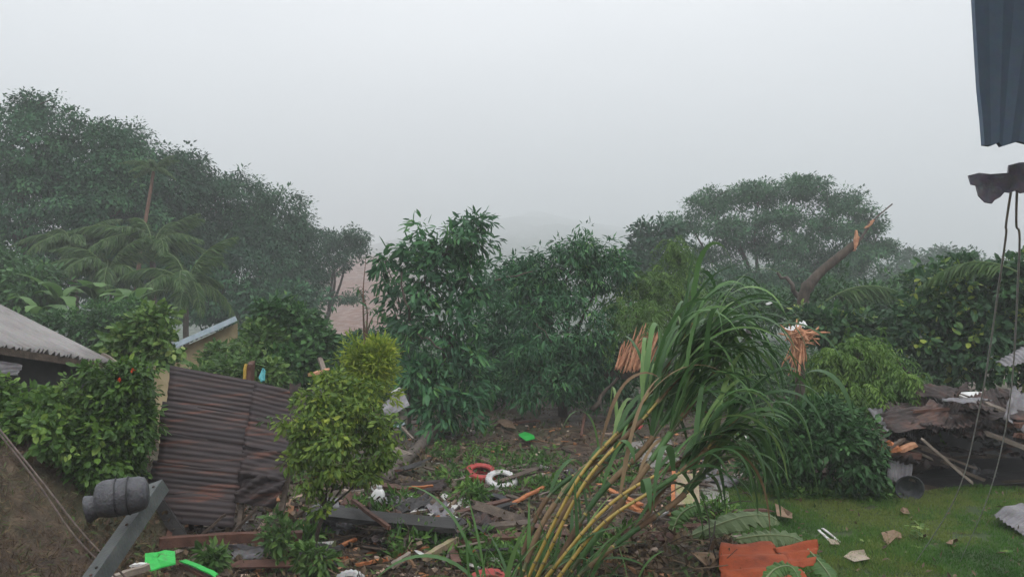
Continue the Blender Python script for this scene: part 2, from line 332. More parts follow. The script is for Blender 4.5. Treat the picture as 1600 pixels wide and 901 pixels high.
M['enamel'] = pm('worn_black_enamel', [(.3, (.03, .034, .038)), (.55, (.06, .066, .072)), (.85, (.11, .115, .12))], 6, .4, .15)

# sugar-cane stalk: banded by an attribute along the stalk
def canemat():
    m, n, p, o = newmat('cane_stalk')
    a = n.nodes.new('ShaderNodeAttribute'); a.attribute_name = 'tint'
    r = ramp(n, [(0, (.03, .02, .012)), (.06, (.035, .022, .012)), (.12, (.21, .155, .035)), (.5, (.34, .235, .045)), (.72, (.24, .2, .05)), (.82, (.11, .105, .04)), (1, (.07, .085, .035))])
    n.links.new(a.outputs['Fac'], r.inputs[0])
    no = n.nodes.new('ShaderNodeTexNoise'); no.inputs['Scale'].default_value = 14; no.inputs['Detail'].default_value = 5
    mx = n.nodes.new('ShaderNodeMix'); mx.data_type = 'RGBA'; mx.blend_type = 'OVERLAY'; mx.inputs[0].default_value = .5
    n.links.new(r.outputs[0], mx.inputs[6]); n.links.new(no.outputs[0], mx.inputs[7]); n.links.new(mx.outputs[2], p.inputs['Base Color'])
    p.inputs['Roughness'].default_value = .42; return m
M['stalk'] = canemat()

# ground: mud, litter, moss, landslide clay far away, forest green beyond
def groundmat():
    m, n, p, o = newmat('muddy_ground')
    g = n.nodes.new('ShaderNodeNewGeometry')
    def noise(s, d=6, r=.6):
        q = n.nodes.new('ShaderNodeTexNoise'); q.inputs['Scale'].default_value = s; q.inputs['Detail'].default_value = d; q.inputs['Roughness'].default_value = r
        n.links.new(g.outputs['Position'], q.inputs[0]); return q
    a = noise(.9); b = noise(5.5); c = noise(28, 4)
    r1 = ramp(n, [(.3, (.028, .018, .012)), (.5, (.066, .042, .027)), (.66, (.125, .085, .055)), (.8, (.17, .125, .085))])
    n.links.new(b.outputs[0], r1.inputs[0])
    r2 = ramp(n, [(.46, (0, 0, 0)), (.6, (1, 1, 1))]); n.links.new(a.outputs[0], r2.inputs[0])
    mx = n.nodes.new('ShaderNodeMix'); mx.data_type = 'RGBA'
    mo = n.nodes.new('ShaderNodeMath'); mo.operation = 'MULTIPLY'; mo.inputs[1].default_value = .55
    n.links.new(r2.outputs[0], mo.inputs[0]); n.links.new(mo.outputs[0], mx.inputs[0])
    n.links.new(r1.outputs[0], mx.inputs[6]); mx.inputs[7].default_value = (.035, .05, .018, 1)
    at_ = n.nodes.new('ShaderNodeAttribute'); at_.attribute_name = 'clay'
    at2 = n.nodes.new('ShaderNodeAttribute'); at2.attribute_name = 'wood'
    ov = n.nodes.new('ShaderNodeMix'); ov.data_type = 'RGBA'; ov.blend_type = 'OVERLAY'; ov.inputs[0].default_value = .5
    n.links.new(mx.outputs[2], ov.inputs[6]); n.links.new(c.outputs[0], ov.inputs[7])
    far = noise(.25, 6)
    rf = ramp(n, [(.35, (.02, .035, .02)), (.65, (.045, .075, .035))]); n.links.new(far.outputs[0], rf.inputs[0])
    m2 = n.nodes.new('ShaderNodeMix'); m2.data_type = 'RGBA'; n.links.new(at2.outputs['Fac'], m2.inputs[0])
    n.links.new(ov.outputs[2], m2.inputs[6]); n.links.new(rf.outputs[0], m2.inputs[7])
    rc = ramp(n, [(.3, (.085, .036, .019)), (.55, (.15, .06, .03)), (.75, (.11, .052, .03))]); n.links.new(far.outputs[0], rc.inputs[0])
    m3 = n.nodes.new('ShaderNodeMix'); m3.data_type = 'RGBA'; n.links.new(at_.outputs['Fac'], m3.inputs[0])
    n.links.new(m2.outputs[2], m3.inputs[6]); n.links.new(rc.outputs[0], m3.inputs[7])
    n.links.new(m3.outputs[2], p.inputs['Base Color']); p.inputs['Roughness'].default_value = .7
    rr = ramp(n, [(.35, (.35, .35, .35)), (.6, (.8, .8, .8))]); n.links.new(a.outputs[0], rr.inputs[0]); n.links.new(rr.outputs[0], p.inputs['Roughness'])
    bp = n.nodes.new('ShaderNodeBump'); bp.inputs['Strength'].default_value = .7; bp.inputs['Distance'].default_value = .05
    ad = n.nodes.new('ShaderNodeMath'); n.links.new(b.outputs[0], ad.inputs[0]); n.links.new(c.outputs[0], ad.inputs[1])
    n.links.new(ad.outputs[0], bp.inputs['Height']); n.links.new(bp.outputs[0], p.inputs['Normal'])
    return m
M['ground'] = groundmat()
M['lawn'] = pm('lawn_soil', [(.3, (.02, .04, .01)), (.52, (.032, .058, .014)), (.66, (.045, .045, .02)), (.8, (.05, .036, .022))], 3, .8, .4, fine=60)

# ------------------------------------------------------------------ the setting
def axis_grid(segs):
    out = []
    for a, b, n in segs: out += list(np.linspace(a, b, n, endpoint=False))
    return np.array(out + [segs[-1][1]])
gx = axis_grid([(-1500, -200, 14), (-200, -60, 40), (-60, -14, 46), (-14, 12, 200), (12, 60, 40), (60, 200, 40), (200, 1500, 14)])
gy = axis_grid([(-60, 3, 12), (3, 24, 170), (24, 60, 50), (60, 160, 60), (160, 460, 90), (460, 1700, 120), (1700, 2600, 10)])
X, Yg = np.meshgrid(gx, gy); Z = H(X, Yg)
V = np.stack([X, Yg, Z], -1).reshape(-1, 3); nx = len(gx)
i = (np.arange(len(gy) - 1)[:, None] * nx + np.arange(nx - 1)[None]).ravel()
gme = bpy.data.meshes.new('ground')
Fq = np.stack([i, i + 1, i + nx + 1, i + nx], -1)
gme.vertices.add(len(V)); gme.vertices.foreach_set('co', V.astype(np.float32).ravel())
gme.loops.add(Fq.size); gme.loops.foreach_set('vertex_index', Fq.astype(np.int32).ravel())
gme.polygons.add(len(Fq)); gme.polygons.foreach_set('loop_start', np.arange(0, Fq.size, 4, dtype=np.int32)); gme.update(calc_edges=True)
gme.polygons.foreach_set('use_smooth', np.ones(len(Fq), bool))
u = V[:, 0] / np.maximum(V[:, 1], 1)
clay = (1 - .8 * ss(220, 420, V[:, 1])) * np.exp(-((u + .195 + .02 * (vnoise(V[:, 0] * .1, V[:, 1] * .1, 21) - .5)) / .066) ** 4) * ss(50, 66, V[:, 1])
wood = ss(26, 40, V[:, 1])
for nm, arr in (('clay', clay), ('wood', wood)):
    a_ = gme.attributes.new(nm, 'FLOAT', 'POINT'); a_.data.foreach_set('value', arr.astype(np.float32))
gme.materials.append(M['ground'])
ground = bpy.data.objects.new('ground', gme); S.collection.objects.link(ground)
setp(ground, 'muddy debris-strewn ground rising to hazy hills', 'ground', kind='structure')

# lawn sheet
lx = np.linspace(2.4, 12, 90); ly = np.linspace(5, 13, 80)
LX, LY = np.meshgrid(lx, ly); LZ = H(LX, LY) + .012; lm = lawn_mask(LX, LY)
V = np.stack([LX, LY, LZ], -1).reshape(-1, 3); nx = len(lx)
i = (np.arange(len(ly) - 1)[:, None] * nx + np.arange(nx - 1)[None]).ravel()
Fq = np.stack([i, i + 1, i + nx + 1, i + nx], -1); Fq = Fq[lm.ravel()[Fq].min(1) > .5]
lawn = mesh('lawn', V, Fq, M['lawn'], smooth=True); setp(lawn, 'short green lawn beside the collapsed shed', 'lawn', kind='structure')
n = 150000
bx = rng.uniform(2.5, 8.5, n); by = rng.uniform(6.6, 12.9, n); keep = (lawn_mask(bx, by) > .45) & (np.abs(bx) < by * .72) & (vnoise(bx * 2.3, by * 2.3, 35) + .35 * vnoise(bx * 9, by * 9, 36) > .27)
bx, by = bx[keep], by[keep]; P = np.stack([bx, by, H(bx, by) + .008], -1); k = len(P)
hgt = .035 + .05 * vnoise(bx * 2, by * 2, 31) * rng.random(k) + .06 * (vnoise(bx * 1.1, by * 1.1, 33) > .72) * rng.random(k)
A = nrm(np.stack([rng.normal(0, .5, k), rng.normal(0, .5, k), np.ones(k)], -1))
V, F, m_ = leafgeo(P, A, nrm(rng.normal(0, 1, (k, 3))), hgt, .007, 'flat', .25)
gr = mesh('lawn_grass', V, F, M['grass'], tint=np.clip(1.15 * vnoise(bx * 1.1, by * 1.1, 9) - .1 + .4 * vnoise(bx * 4, by * 4, 10) - .2 + .35 * rng.random(k), 0, 1))
setp(gr, 'short wet grass covering the lawn', 'grass', kind='stuff')

# ------------------------------------------------------------------ plants
def blob(px, py, Y, rx, ry, dz=.85):
    c = at(px, py, Y); return (c, np.array([rx * Y / FOC, rx * Y / FOC * dz, ry * Y / FOC]))
def limbs(base, blobs, C, r0, g, ntw=40, fork=.45, nlimb=None):
    acc = Acc(); top = np.mean([b[0] for b in blobs], 0); base = np.asarray(base, float)
    low = min(b[0][2] - b[1][2] for b in blobs)
    fk = base + (top - base) * fork; fk[2] = min(max(fk[2], base[2] + .3), top[2])
    tr = spline([base - [0, 0, .15], base + (fk - base) * .5 + g.normal(0, r0 * .8, 3), fk], 10)
    rad = np.linspace(r0, r0 * .68, 10); rad[0] *= 1.3
    acc.add(*tube(tr, rad, 10))
    ends = []
    nlimb = nlimb or max(3, (len(blobs) + 1) // 2)
    for bi, (c, r) in enumerate(blobs):
        e = np.asarray(c) + g.normal(0, .15, 3) * r; r1 = r0 * .55
        if bi >= nlimb:                       # smaller blobs hang on side branches of the main limbs
            ap = np.vstack([q[3:] for q in ends]); s = ap[np.argmin(np.linalg.norm(ap - e, axis=1))]; r1 = r0 * .24
            pth = spline([s, (s + e) / 2 + g.normal(0, .08, 3) * np.linalg.norm(e - s) + [0, 0, .05], e], 10)
            acc.add(*tube(pth, np.linspace(r1, r0 * .08, 10), 6)); ends.append(pth); continue
        mid = fk + (e - fk) * .5 + np.array([0, 0, .12 * np.linalg.norm(e - fk)]) * g.uniform(-.3, 1) + g.normal(0, .05, 3) * np.linalg.norm(e - fk)
        pth = spline([fk - (fk - base) * .06, mid, e], 12)
        acc.add(*tube(pth, np.linspace(r1, r0 * .13, 12), 6)); ends.append(pth)
    allp = np.vstack(ends)
    for q in g.choice(len(C), min(ntw, len(C)), False):
        j = np.argmin(np.linalg.norm(allp - C[q], axis=1) + np.maximum(0, allp[:, 2] - C[q][2]) * .3)
        s = allp[j]; dd = np.linalg.norm(C[q] - s)
        pth = spline([s, (s + C[q]) / 2 + g.normal(0, .07, 3) * dd, C[q]], 6)
        acc.add(*tube(pth, np.linspace(max(r0 * .13, .006), max(r0 * .04, .003), 6), 5, False))
    return acc
def plant(name, label, cat, base, blobs, leaf, n, cr, per, L, W, kind='lance', droop=.3, r0=.12, seed=1, bark='bark', shell=.5, up=.9, tbias=0,
          group=None, ntw=40, fork=.45, tvar=.5, curl=.15, crownname='crown', spray=None, out=.5, lump=.42, nj=.5, nlimb=None):
    g = np.random.default_rng(seed)
    t = thing(name, label, cat, base, group)
    C, O = clumps_in(blobs, n, shell, g, lump)
    keepz = C[:, 2] > H(C[:, 0], C[:, 1]) + .05; C, O = C[keepz], O[keepz]
    if spray: V, F, T = sprays(C, O, spray['ns'], spray['len'], spray['nl'], L, W, g, droop, tvar, tbias, spray.get('spread', .6))
    else: V, F, T = foliage(C, O, cr, per, L, W, kind, droop, up, g, tvar, curl, tbias, out, nj)
    mesh(crownname, V, F, M[leaf], t, tint=T)
    limbs(base, blobs, C, r0, g, ntw, fork, nlimb).build('trunk', M[bark], t, True)
    return t
def gb(px, py, Y):                 # foot of a plant: at column px and depth Y, on the terrain
    x = (px - 800) / FOC * Y; return np.array([x, Y, gz(x, Y)])

# -- forest on the left
FG = 'forest trees on the misty slope'
plant('forest_tree', 'tallest domed tree of the misty forest, at its upper end', 'tree', gb(70, 0, 37),
      [blob(40, 245, 37, 110, 75), blob(140, 260, 37, 85, 72), blob(-40, 300, 37, 110, 100), blob(60, 330, 36, 120, 80), blob(170, 330, 36, 70, 80), blob(48, 172, 38, 26, 22)],
      'jungle', 1300, .62, 56, .185, .1, 'flat', .5, .42, 101, group=FG, shell=.62, tvar=.72, nj=.32)
plant('forest_tree', 'dark tree right of the tallest dome, behind the slender broken palm', 'tree', gb(235, 0, 40),
      [blob(200, 275, 40, 60, 62), blob(262, 300, 40, 62, 56), blob(230, 370, 40, 80, 70), blob(290, 262, 41, 34, 22)],
      'jungle2', 850, .62, 54, .185, .1, 'flat', .5, .38, 102, group=FG, shell=.6, tvar=.72, nj=.32)
plant('forest_tree', 'rounded dark tree at the sloping end of the forest edge', 'tree', gb(400, 0, 42),
      [blob(355, 330, 42, 62, 64), blob(425, 355, 42, 62, 58), blob(380, 420, 41, 95, 75), blob(460, 420, 42, 45, 75), blob(320, 410, 41, 50, 70)],
      'jungle2', 1150, .65, 56, .185, .1, 'flat', .5, .4, 103, group=FG, shell=.6, tvar=.72, nj=.32)
plant('feathery_tree', 'small feathery layered tree leaning out from the forest edge', 'tree', gb(500, 0, 47),
      [blob(515, 375, 47, 42, 16), blob(550, 372, 47, 30, 14), blob(528, 402, 47, 44, 15), blob(500, 430, 47, 30, 20), blob(535, 465, 47, 34, 10), blob(560, 392, 47, 18, 8)],
      'jungle2', 240, .45, 38, .19, .085, 'flat', .3, .2, 104, group=FG, shell=.2)
plant('forest_tree', 'low bushy tree filling the foot of the forest beside the palms', 'tree', gb(340, 0, 37),
      [blob(330, 470, 37, 55, 42), blob(400, 490, 37, 60, 36), blob(455, 480, 38, 45, 40)], 'jungle', 230, .6, 30, .27, .13, 'flat', .35, .2, 105, group=FG)
plant('forest_tree', 'brighter green leafy tree in front of the tall forest, above the pale roof', 'tree', gb(20, 0, 26),
      [blob(0, 440, 26, 62, 52), blob(55, 462, 25, 42, 42), blob(-50, 420, 27, 60, 60), blob(70, 440, 26, 18, 26)], 'mid', 300, .5, 32, .22, .1, 'lance', .4, .16, 106, group=FG)
plant('forest_tree', 'dull green undergrowth tree between the palms', 'tree', gb(150, 0, 37),
      [blob(110, 420, 37, 60, 60), blob(200, 430, 37, 60, 55), blob(260, 440, 37, 50, 60)], 'jungle', 420, .5, 32, .22, .11, 'flat', .4, .2, 107, group=FG)

# -- palms
def frond_mesh(L, droop, seed, nl=52, ll=.9):
    g = np.random.default_rng(seed)
    t = np.linspace(0, 1, 14); pts = np.stack([L * (t - .12 * t ** 3 * droop), 0 * t, L * (.42 * t - droop * t ** 2.0)], -1)
    acc = Acc(); V, F = tube(pts, np.linspace(.035, .008, 14), 5, False); acc.add(V, F, np.full(len(F), .8))
    s = np.linspace(.14, 1, nl); C = np.stack([np.interp(s, t, pts[:, q]) for q in range(3)], -1); T = nrm(np.gradient(C, axis=0))
    for sd in (-1, 1):
        side = np.array([0, sd, 0.0]); env = np.sin(np.pi * np.clip(.18 + .8 * s, 0, 1)) ** .6
        A = nrm(T * .55 + side * .75 + np.array([0, 0, -.55]) + .12 * g.normal(0, 1, (nl, 3)))
        V, F, m = leafgeo(C, A, nrm(np.array([0, 0, 1.0]) + .3 * g.normal(0, 1, (nl, 3))), ll * env * g.uniform(.85, 1.1, nl), .115, 'lance', .35)
        acc.add(V, F, np.repeat(np.clip(.25 + .5 * g.random(nl), 0, 1), m))
    me = acc.build('frond', M['palm']); d = me.data; bpy.data.objects.remove(me); 
    return d
# frond meshes are built around the leaf base; re-centre them on it
def frond_data(L, droop, seed, **k):
    d = frond_mesh(L, droop, seed, **k)
    co = np.empty(len(d.vertices) * 3, np.float32); d.vertices.foreach_get('co', co); co = co.reshape(-1, 3)
    co -= co[:5].mean(0); d.vertices.foreach_set('co', co.ravel()); d.update(); return d
FR = [frond_data(3.4, .55, 1), frond_data(3.6, .8, 2), frond_data(3.0, 1.05, 3)]
def palm(name, label, top, base, nfr, scale, seed, r0=.13, bark='barkgrey', group='palms in front of the forest', upbias=.0):
    g = np.random.default_rng(seed)
    t = thing(name, label, 'palm', base, group)
    pth = spline([np.asarray(base) - [0, 0, .2], (np.asarray(base) + top) / 2 + g.normal(0, .12, 3), top], 18)
    acc = Acc(); acc.add(*tube(pth, np.linspace(r0 * 1.2, r0 * .75, 18) * (1 + .05 * (np.arange(18) % 2)), 9)); acc.build('trunk', M[bark], t, True)
    for q in range(nfr):
        o = bpy.data.objects.new('frond', FR[q % 3]); S.collection.objects.link(o); o.parent = t
        o.location = tuple(np.asarray(top) - np.asarray(base))
        o.rotation_euler = (g.normal(0, .15), -(.75 - 1.0 * (q / nfr) + upbias) + g.normal(0, .1), 2.4 * q + g.normal(0, .2))
        s = scale * g.uniform(.85, 1.12); o.scale = (s, s, s)
    return t
palm('coconut_palm', 'drooping palm with arching fronds near the forest foot, furthest from the broken trunk', at(112, 385, 30), gb(118, 0, 30), 12, .62, 1)
palm('coconut_palm', 'palm with upright feathery fronds just right of the slender broken trunk', at(238, 395, 30), gb(245, 0, 30), 13, .8, 2, upbias=.3)
palm('coconut_palm', 'low yellowish palm with rounded fronds left of the slender broken trunk', at(168, 425, 28), gb(160, 0, 28), 12, .68, 3)
palm('coconut_palm', 'low spreading palm above the cream gable house', at(292, 445, 27), gb(297, 0, 27), 11, .7, 4, r0=.1)
palm('areca_palm', 'tall slender leaning palm with a reddish trunk and a small tuft on top', at(240, 268, 33.5), gb(203, 0, 33.5), 10, .36, 5, r0=.085, bark='barkred', upbias=.2)

# -- banana-like plants
def blade(L, W, g, bendk=1.2, up=.9, nseg=10, fold=.25, tear=0.0, d0=None, org=(0, 0, 0), grav=1.0, twist=0.0, wprof=None, ns=2, hang=(1, 0)):
    """one long leaf blade as a folded strip; returns V,F"""
    d = nrm(np.array(d0 if d0 is not None else [1, 0, up], float)); p = np.array(org, float); pts = [p.copy()]
    for q in range(nseg):
        p = p + d * L / nseg; d = nrm(d + np.array([0, 0, -1.0]) * grav * bendk / nseg * (hang[0] + hang[1] * (q / nseg))); pts.append(p.copy())
    pts = np.array(pts); T = nrm(np.gradient(pts, axis=0)); s = np.linspace(0, 1, nseg + 1)
    side = nrm(np.cross(T, np.array([0, 0, 1.0])) + 1e-5 * np.array([1, 0, 0])); Nn = np.cross(side, T)
    if twist:
        a = twist * s; side, Nn = side * np.cos(a)[:, None] + Nn * np.sin(a)[:, None], Nn * np.cos(a)[:, None] - side * np.sin(a)[:, None]
    ww = W * (wprof(s) if wprof else np.sin(np.pi * np.clip(.06 + .94 * s, 0, 1)) ** .7)
    cols = []
    for k in range(-ns, ns + 1):
        f = k / ns
        jag = 1 + (tear * g.normal(0, 1, nseg + 1) if abs(f) == 1 else 0)
        cols.append(pts + side * (ww * .5 * f * jag)[:, None] + Nn * (abs(f) ** 1.0 * fold * ww * .5 - (abs(f) ** 3) * ww * .12)[:, None])
    V = np.stack(cols, 1).reshape(-1, 3); c = 2 * ns + 1
    i = (np.arange(nseg)[:, None] * c + np.arange(c - 1)[None]).ravel()
    return V, np.stack([i, i + 1, i + c + 1, i + c], -1)
def banana(label, px, py, Y, n, L, seed, leaf='banana', stem=.9):
    g = np.random.default_rng(seed); b = gb(px, 0, Y); top = at(px, py, Y)
    t = thing('banana_plant', label, 'banana plant', b, 'banana plants below the forest')
    a = Acc(); a.add(*tube(spline([b - [0, 0, .1], (b + top) / 2 + g.normal(0, .05, 3), top], 8), np.linspace(.11, .05, 8), 9)); a.build('stem', M['pale'], t, True)
    for q in range(n):
        an = 2.4 * q + g.normal(0, .3); up = g.uniform(.5, 1.7)
        V, F = blade(L * g.uniform(.7, 1.1), L * .24, g, g.uniform(1.2, 2.4), nseg=12, tear=.12, d0=[math.cos(an), math.sin(an), up], org=top - [0, 0, .1 * g.random()])
        mesh('leaf', V, F, M[leaf], t, True, np.full(len(F), g.uniform(.2, .95)))
banana('banana plant with bright arching leaves behind the pale roof', 95, 470, 24, 8, 1.7, 21)
banana('banana plant with broad upright leaves below the yellowish palm', 150, 465, 25, 8, 1.7, 22)
banana('banana plant beside the pale-leaved climber above the roof corner', 205, 478, 23, 8, 1.5, 23)
banana('shortest banana plant peeping over the pale roof edge', 60, 490, 22, 7, 1.3, 24)
plant('bushy_shrub', 'soft green shrub below the banana plants behind the roof', 'shrub', gb(130, 0, 21), [blob(100, 520, 21, 45, 32), blob(165, 515, 21, 45, 36), blob(210, 505, 22, 30, 35)],
      'mid', 190, .35, 34, .15, .07, 'lance', .3, .06, 131)

# -- shrubs behind the rusty panel and round the cream house
plant('leafy_shrub', 'pale-leaved climbing shrub growing over the corner of the pale roof', 'shrub', gb(215, 0, 13.6),
      [blob(225, 525, 13.6, 34, 36), blob(190, 545, 13.6, 34, 26), blob(248, 502, 13.6, 18, 22), blob(250, 545, 13.4, 24, 28)], 'pale', 90, .22, 26, .13, .085, 'oval', .35, .04, 141, tbias=.15)
plant('leafy_shrub', 'tangled light green shrub in front of the cream gable wall', 'shrub', gb(360, 0, 16.5),
      [blob(410, 545, 17, 40, 34), blob(385, 588, 16, 70, 24), blob(320, 592, 16, 30, 14), blob(348, 562, 17.5, 26, 20)], 'pale', 210, .28, 28, .14, .08, 'oval', .3, .05, 142)
plant('leafy_shrub', 'taller dark green shrub beside the bare landslide slope', 'shrub', gb(450, 0, 17.6),
      [blob(450, 515, 17.6, 46, 40), blob(430, 490, 17.6, 25, 24), blob(485, 545, 17.4, 44, 32), blob(455, 575, 17, 50, 30)], 'mid', 210, .3, 28, .16, .08, 'lance', .3, .06, 143)
plant('leafy_shrub', 'low dark scrub along the foot of the landslide slope', 'shrub', gb(525, 0, 23),
      [blob(520, 545, 23, 50, 16), blob(570, 535, 23, 38, 16), blob(480, 530, 24, 34, 18), blob(620, 540, 24, 40, 22)], 'jungle', 190, .3, 28, .17, .08, 'lance', .3, .06, 144)

# -- hedge bushes on the soil bank
plant('hedge_bush', 'light green broad-leaved bush below the pale corrugated roof', 'bush', gb(60, 0, 9.6),
      [blob(25, 662, 9.4, 72, 58), blob(95, 655, 9.5, 50, 46), blob(80, 690, 9.2, 70, 55), blob(-40, 660, 9.4, 60, 90)], 'hedge', 420, .15, 26, .10, .06, 'oval', .5, .035, 151, tbias=.08, tvar=.6, lump=.6)
t_ = plant('hedge_bush', 'dense dark green bush with red flowers touching the rusty roof panel', 'bush', gb(190, 0, 9.9),
      [blob(182, 640, 9.6, 56, 76), blob(200, 620, 9.7, 30, 58), blob(168, 700, 9.4, 50, 60), blob(202, 700, 9.6, 24, 60), blob(142, 735, 9.1, 20, 40)], 'hedge', 460, .13, 28, .085, .042, 'oval', .45, .035, 152, tbias=-.06, tvar=.65, lump=.6)
g = np.random.default_rng(5)
for fx, fy in ((188, 592), (207, 578)):
    P = at(fx, fy, 9.0) + g.normal(0, .006, (9, 3)); D = nrm(g.normal(0, 1, (9, 3)) + [0, -.5, .3])
    V, F, m_ = leafgeo(P, D, nrm(g.normal(0, 1, (9, 3))), .032, .02, 'lance'); mesh('flower', V, F, M['flower'], t_, tint=np.repeat(g.random(9), m_))

# -- yellow-green shrub in front of the rusty panel, lime one behind it
plant('citrus_shrub', 'yellow-green leafy small tree standing at the edge of the rusty roof panel', 'small tree', gb(492, 0, 9.2),
      [blob(505, 628, 9.3, 42, 30), blob(556, 650, 9.2, 44, 34), blob(592, 672, 9.3, 30, 34), blob(476, 672, 9.1, 34, 32), blob(530, 690, 9.0, 54, 34), blob(596, 716, 9.2, 26, 26), blob(472, 716, 9.0, 28, 28), blob(515, 738, 9.0, 50, 22), blob(570, 742, 9.1, 36, 16), blob(484, 766, 9.0, 26, 14), blob(520, 596, 9.4, 30, 18), blob(560, 612, 9.6, 30, 24), blob(500, 795, 8.9, 14, 12)],
      'yellow', 400, .12, 15, .075, .034, 'oval', .5, .03, 161, tbias=-.04, shell=.05, lump=1.0, tvar=.6, ntw=110, nj=.7)
plant('citrus_shrub', 'bright lime-topped shrub rising above the yellow-green small tree', 'small tree', gb(575, 0, 11.5),
      [blob(578, 585, 11.5, 42, 42), blob(560, 560, 11.5, 30, 28), blob(595, 560, 11.5, 24, 28), blob(560, 615, 11.4, 44, 30)], 'lime', 210, .15, 24, .11, .03, 'lance', .15, .04, 162, tbias=.0, shell=.2, lump=.9, up=.5, out=.9)

# -- the two broad-leaved trees in the middle
CT = 'broad-leaved trees in the middle of the view'
plant('broadleaf_tree', 'tall open tree with long drooping leaves, left of the denser dark tree', 'tree', gb(700, 0, 17.2),
      [blob(690, 395, 17, 52, 48), blob(735, 385, 17.2, 42, 44), blob(665, 440, 16.9, 45, 50), blob(740, 450, 17, 46, 48), blob(700, 520, 16.7, 62, 52),
       blob(665, 590, 16.5, 58, 52), blob(730, 590, 16.6, 50, 60), blob(700, 640, 16.4, 60, 34), blob(745, 350, 17.2, 22, 14), blob(640, 510, 16.9, 40, 32)],
      'big', 380, .25, 18, .2, .062, 'oval', .65, .1, 171, group=CT, tvar=.6, shell=.35, out=.6, ntw=130, lump=.95, tbias=.04, nj=.65)
plant('broadleaf_sapling', 'thin sparse-leaved sapling in front of the brown landslide', 'sapling', gb(640, 0, 17.6),
      [blob(612, 440, 17.6, 26, 26), blob(600, 410, 17.6, 14, 14), blob(625, 480, 17.5, 30, 28), blob(640, 400, 17.6, 20, 30)], 'big', 34, .22, 16, .25, .075, 'oval', .6, .05, 172, ntw=30)
plant('bare_sapling', 'bare reddish sapling with two forked stems by the landslide', 'sapling', gb(566, 0, 18.2),
      [blob(572, 400, 18.2, 5, 14), blob(560, 450, 18.2, 5, 10), blob(585, 490, 18.2, 12, 18)], 'big', 9, .08, 3, .2, .06, 'oval', .5, .05, 173, bark='barkred', fork=.62, ntw=9)
plant('broadleaf_tree', 'dense dark tree with narrow drooping leaves, right of the open tree', 'tree', gb(880, 0, 19.3),
      [blob(880, 430, 19, 62, 54), blob(940, 430, 19.2, 40, 48), blob(835, 460, 19, 48, 50), blob(880, 510, 18.6, 92, 60), blob(850, 580, 18.2, 88, 58), blob(925, 570, 18.3, 62, 64), blob(905, 392, 19, 32, 20), blob(965, 415, 19.3, 20, 22), blob(825, 405, 19, 16, 10)],
      'big', 800, .25, 24, .17, .046, 'lance', .7, .13, 174, group=CT, tvar=.6, shell=.5, tbias=.0, ntw=70, lump=.65)

plant('mist_tree', 'dark leafy tree filling the gap behind the two middle trees', 'tree', gb(790, 0, 22.5),
      [blob(785, 470, 22.5, 42, 50), blob(800, 540, 22, 50, 60), blob(760, 560, 21.8, 45, 55), blob(640, 570, 22.5, 40, 40), blob(800, 430, 22.8, 26, 26)], 'big', 260, .35, 24, .22, .07, 'lance', .6, .1, 175, tbias=-.08, lump=.6)
# -- rain tree, trees round it, far tree line
plant('rain_tree', 'wide umbrella-crowned tree standing in mist behind the leaning broken trunk', 'tree', gb(1165, 0, 46),
      [blob(1110, 322, 46, 46, 24), blob(1180, 306, 46, 50, 22), blob(1250, 300, 46, 50, 22), blob(1312, 322, 46, 46, 24), blob(1352, 352, 46, 34, 24), blob(1072, 350, 46, 40, 18), blob(1135, 362, 45, 46, 22),
       blob(1205, 345, 45, 50, 24), blob(1282, 362, 45, 56, 26), blob(1372, 388, 46, 28, 14), blob(1232, 392, 45, 66, 24), blob(1325, 404, 45, 56, 28), blob(1105, 402, 46, 54, 18), blob(1250, 285, 47, 18, 8), blob(1160, 440, 45, 100, 30), blob(1290, 450, 45, 90, 34), blob(1180, 382, 47, 40, 20), blob(1270, 425, 46, 60, 22)],
      'rain', 1750, .5, 46, .19, .085, 'flat', .2, .24, 181, shell=.15, fork=.42, ntw=200, bark='bark', lump=.45, nlimb=7, tvar=.7, nj=.35)
plant('mist_tree', 'rounded tree left of the umbrella-crowned tree', 'tree', gb(1020, 0, 40), [blob(1015, 385, 40, 32, 32), blob(1045, 365, 40, 26, 22), blob(1000, 430, 40, 40, 36), blob(1060, 440, 40, 50, 40)],
      'jungle2', 230, .55, 30, .28, .14, 'flat', .3, .22, 182, shell=.45)
TL = 'trees along the misty skyline'
for k, (px, py, rx, ry, Y, lab) in enumerate(((1440, 420, 52, 32, 74, 'flat-topped hazy tree just right of the umbrella-crowned tree'), (1490, 408, 44, 26, 78, 'highest rounded hazy tree on the skyline behind the dark bush'),
        (1540, 430, 36, 26, 82, 'smallest hazy tree at the end of the skyline row'), (1400, 450, 40, 36, 66, 'dull hazy tree below the umbrella-crowned tree'))):
    plant('skyline_tree', lab, 'tree', gb(px, 0, Y), [blob(px - rx * .4, py, Y, rx * .6, ry), blob(px + rx * .4, py + 6, Y, rx * .6, ry * .9), blob(px, py + 35, Y, rx, ry * 1.2)], 'jungle2', 170, .9, 26, .42, .2, 'flat', .3, .25, 190 + k, group=TL, ntw=12)
# undergrowth between the broken trunk and the bush
plant('leafy_shrub', 'dull green undergrowth around the leaning broken trunk', 'shrub', gb(1330, 0, 24),
      [blob(1300, 475, 24, 60, 34), blob(1370, 480, 24, 55, 36), blob(1230, 490, 25, 60, 30), blob(1420, 470, 26, 45, 40), blob(1150, 480, 27, 70, 30)], 'mid', 330, .4, 30, .2, .09, 'lance', .35, .08, 195, tbias=-.1)
plant('leafy_shrub', 'yellow-flecked leafy shrub beside the splintered hanging branch', 'shrub', gb(1310, 0, 18),
      [blob(1300, 515, 18, 50, 26), blob(1350, 520, 18, 45, 26), blob(1270, 500, 18.5, 30, 18)], 'darkbush', 150, .25, 26, .16, .08, 'oval', .3, .05, 196, tbias=.08)

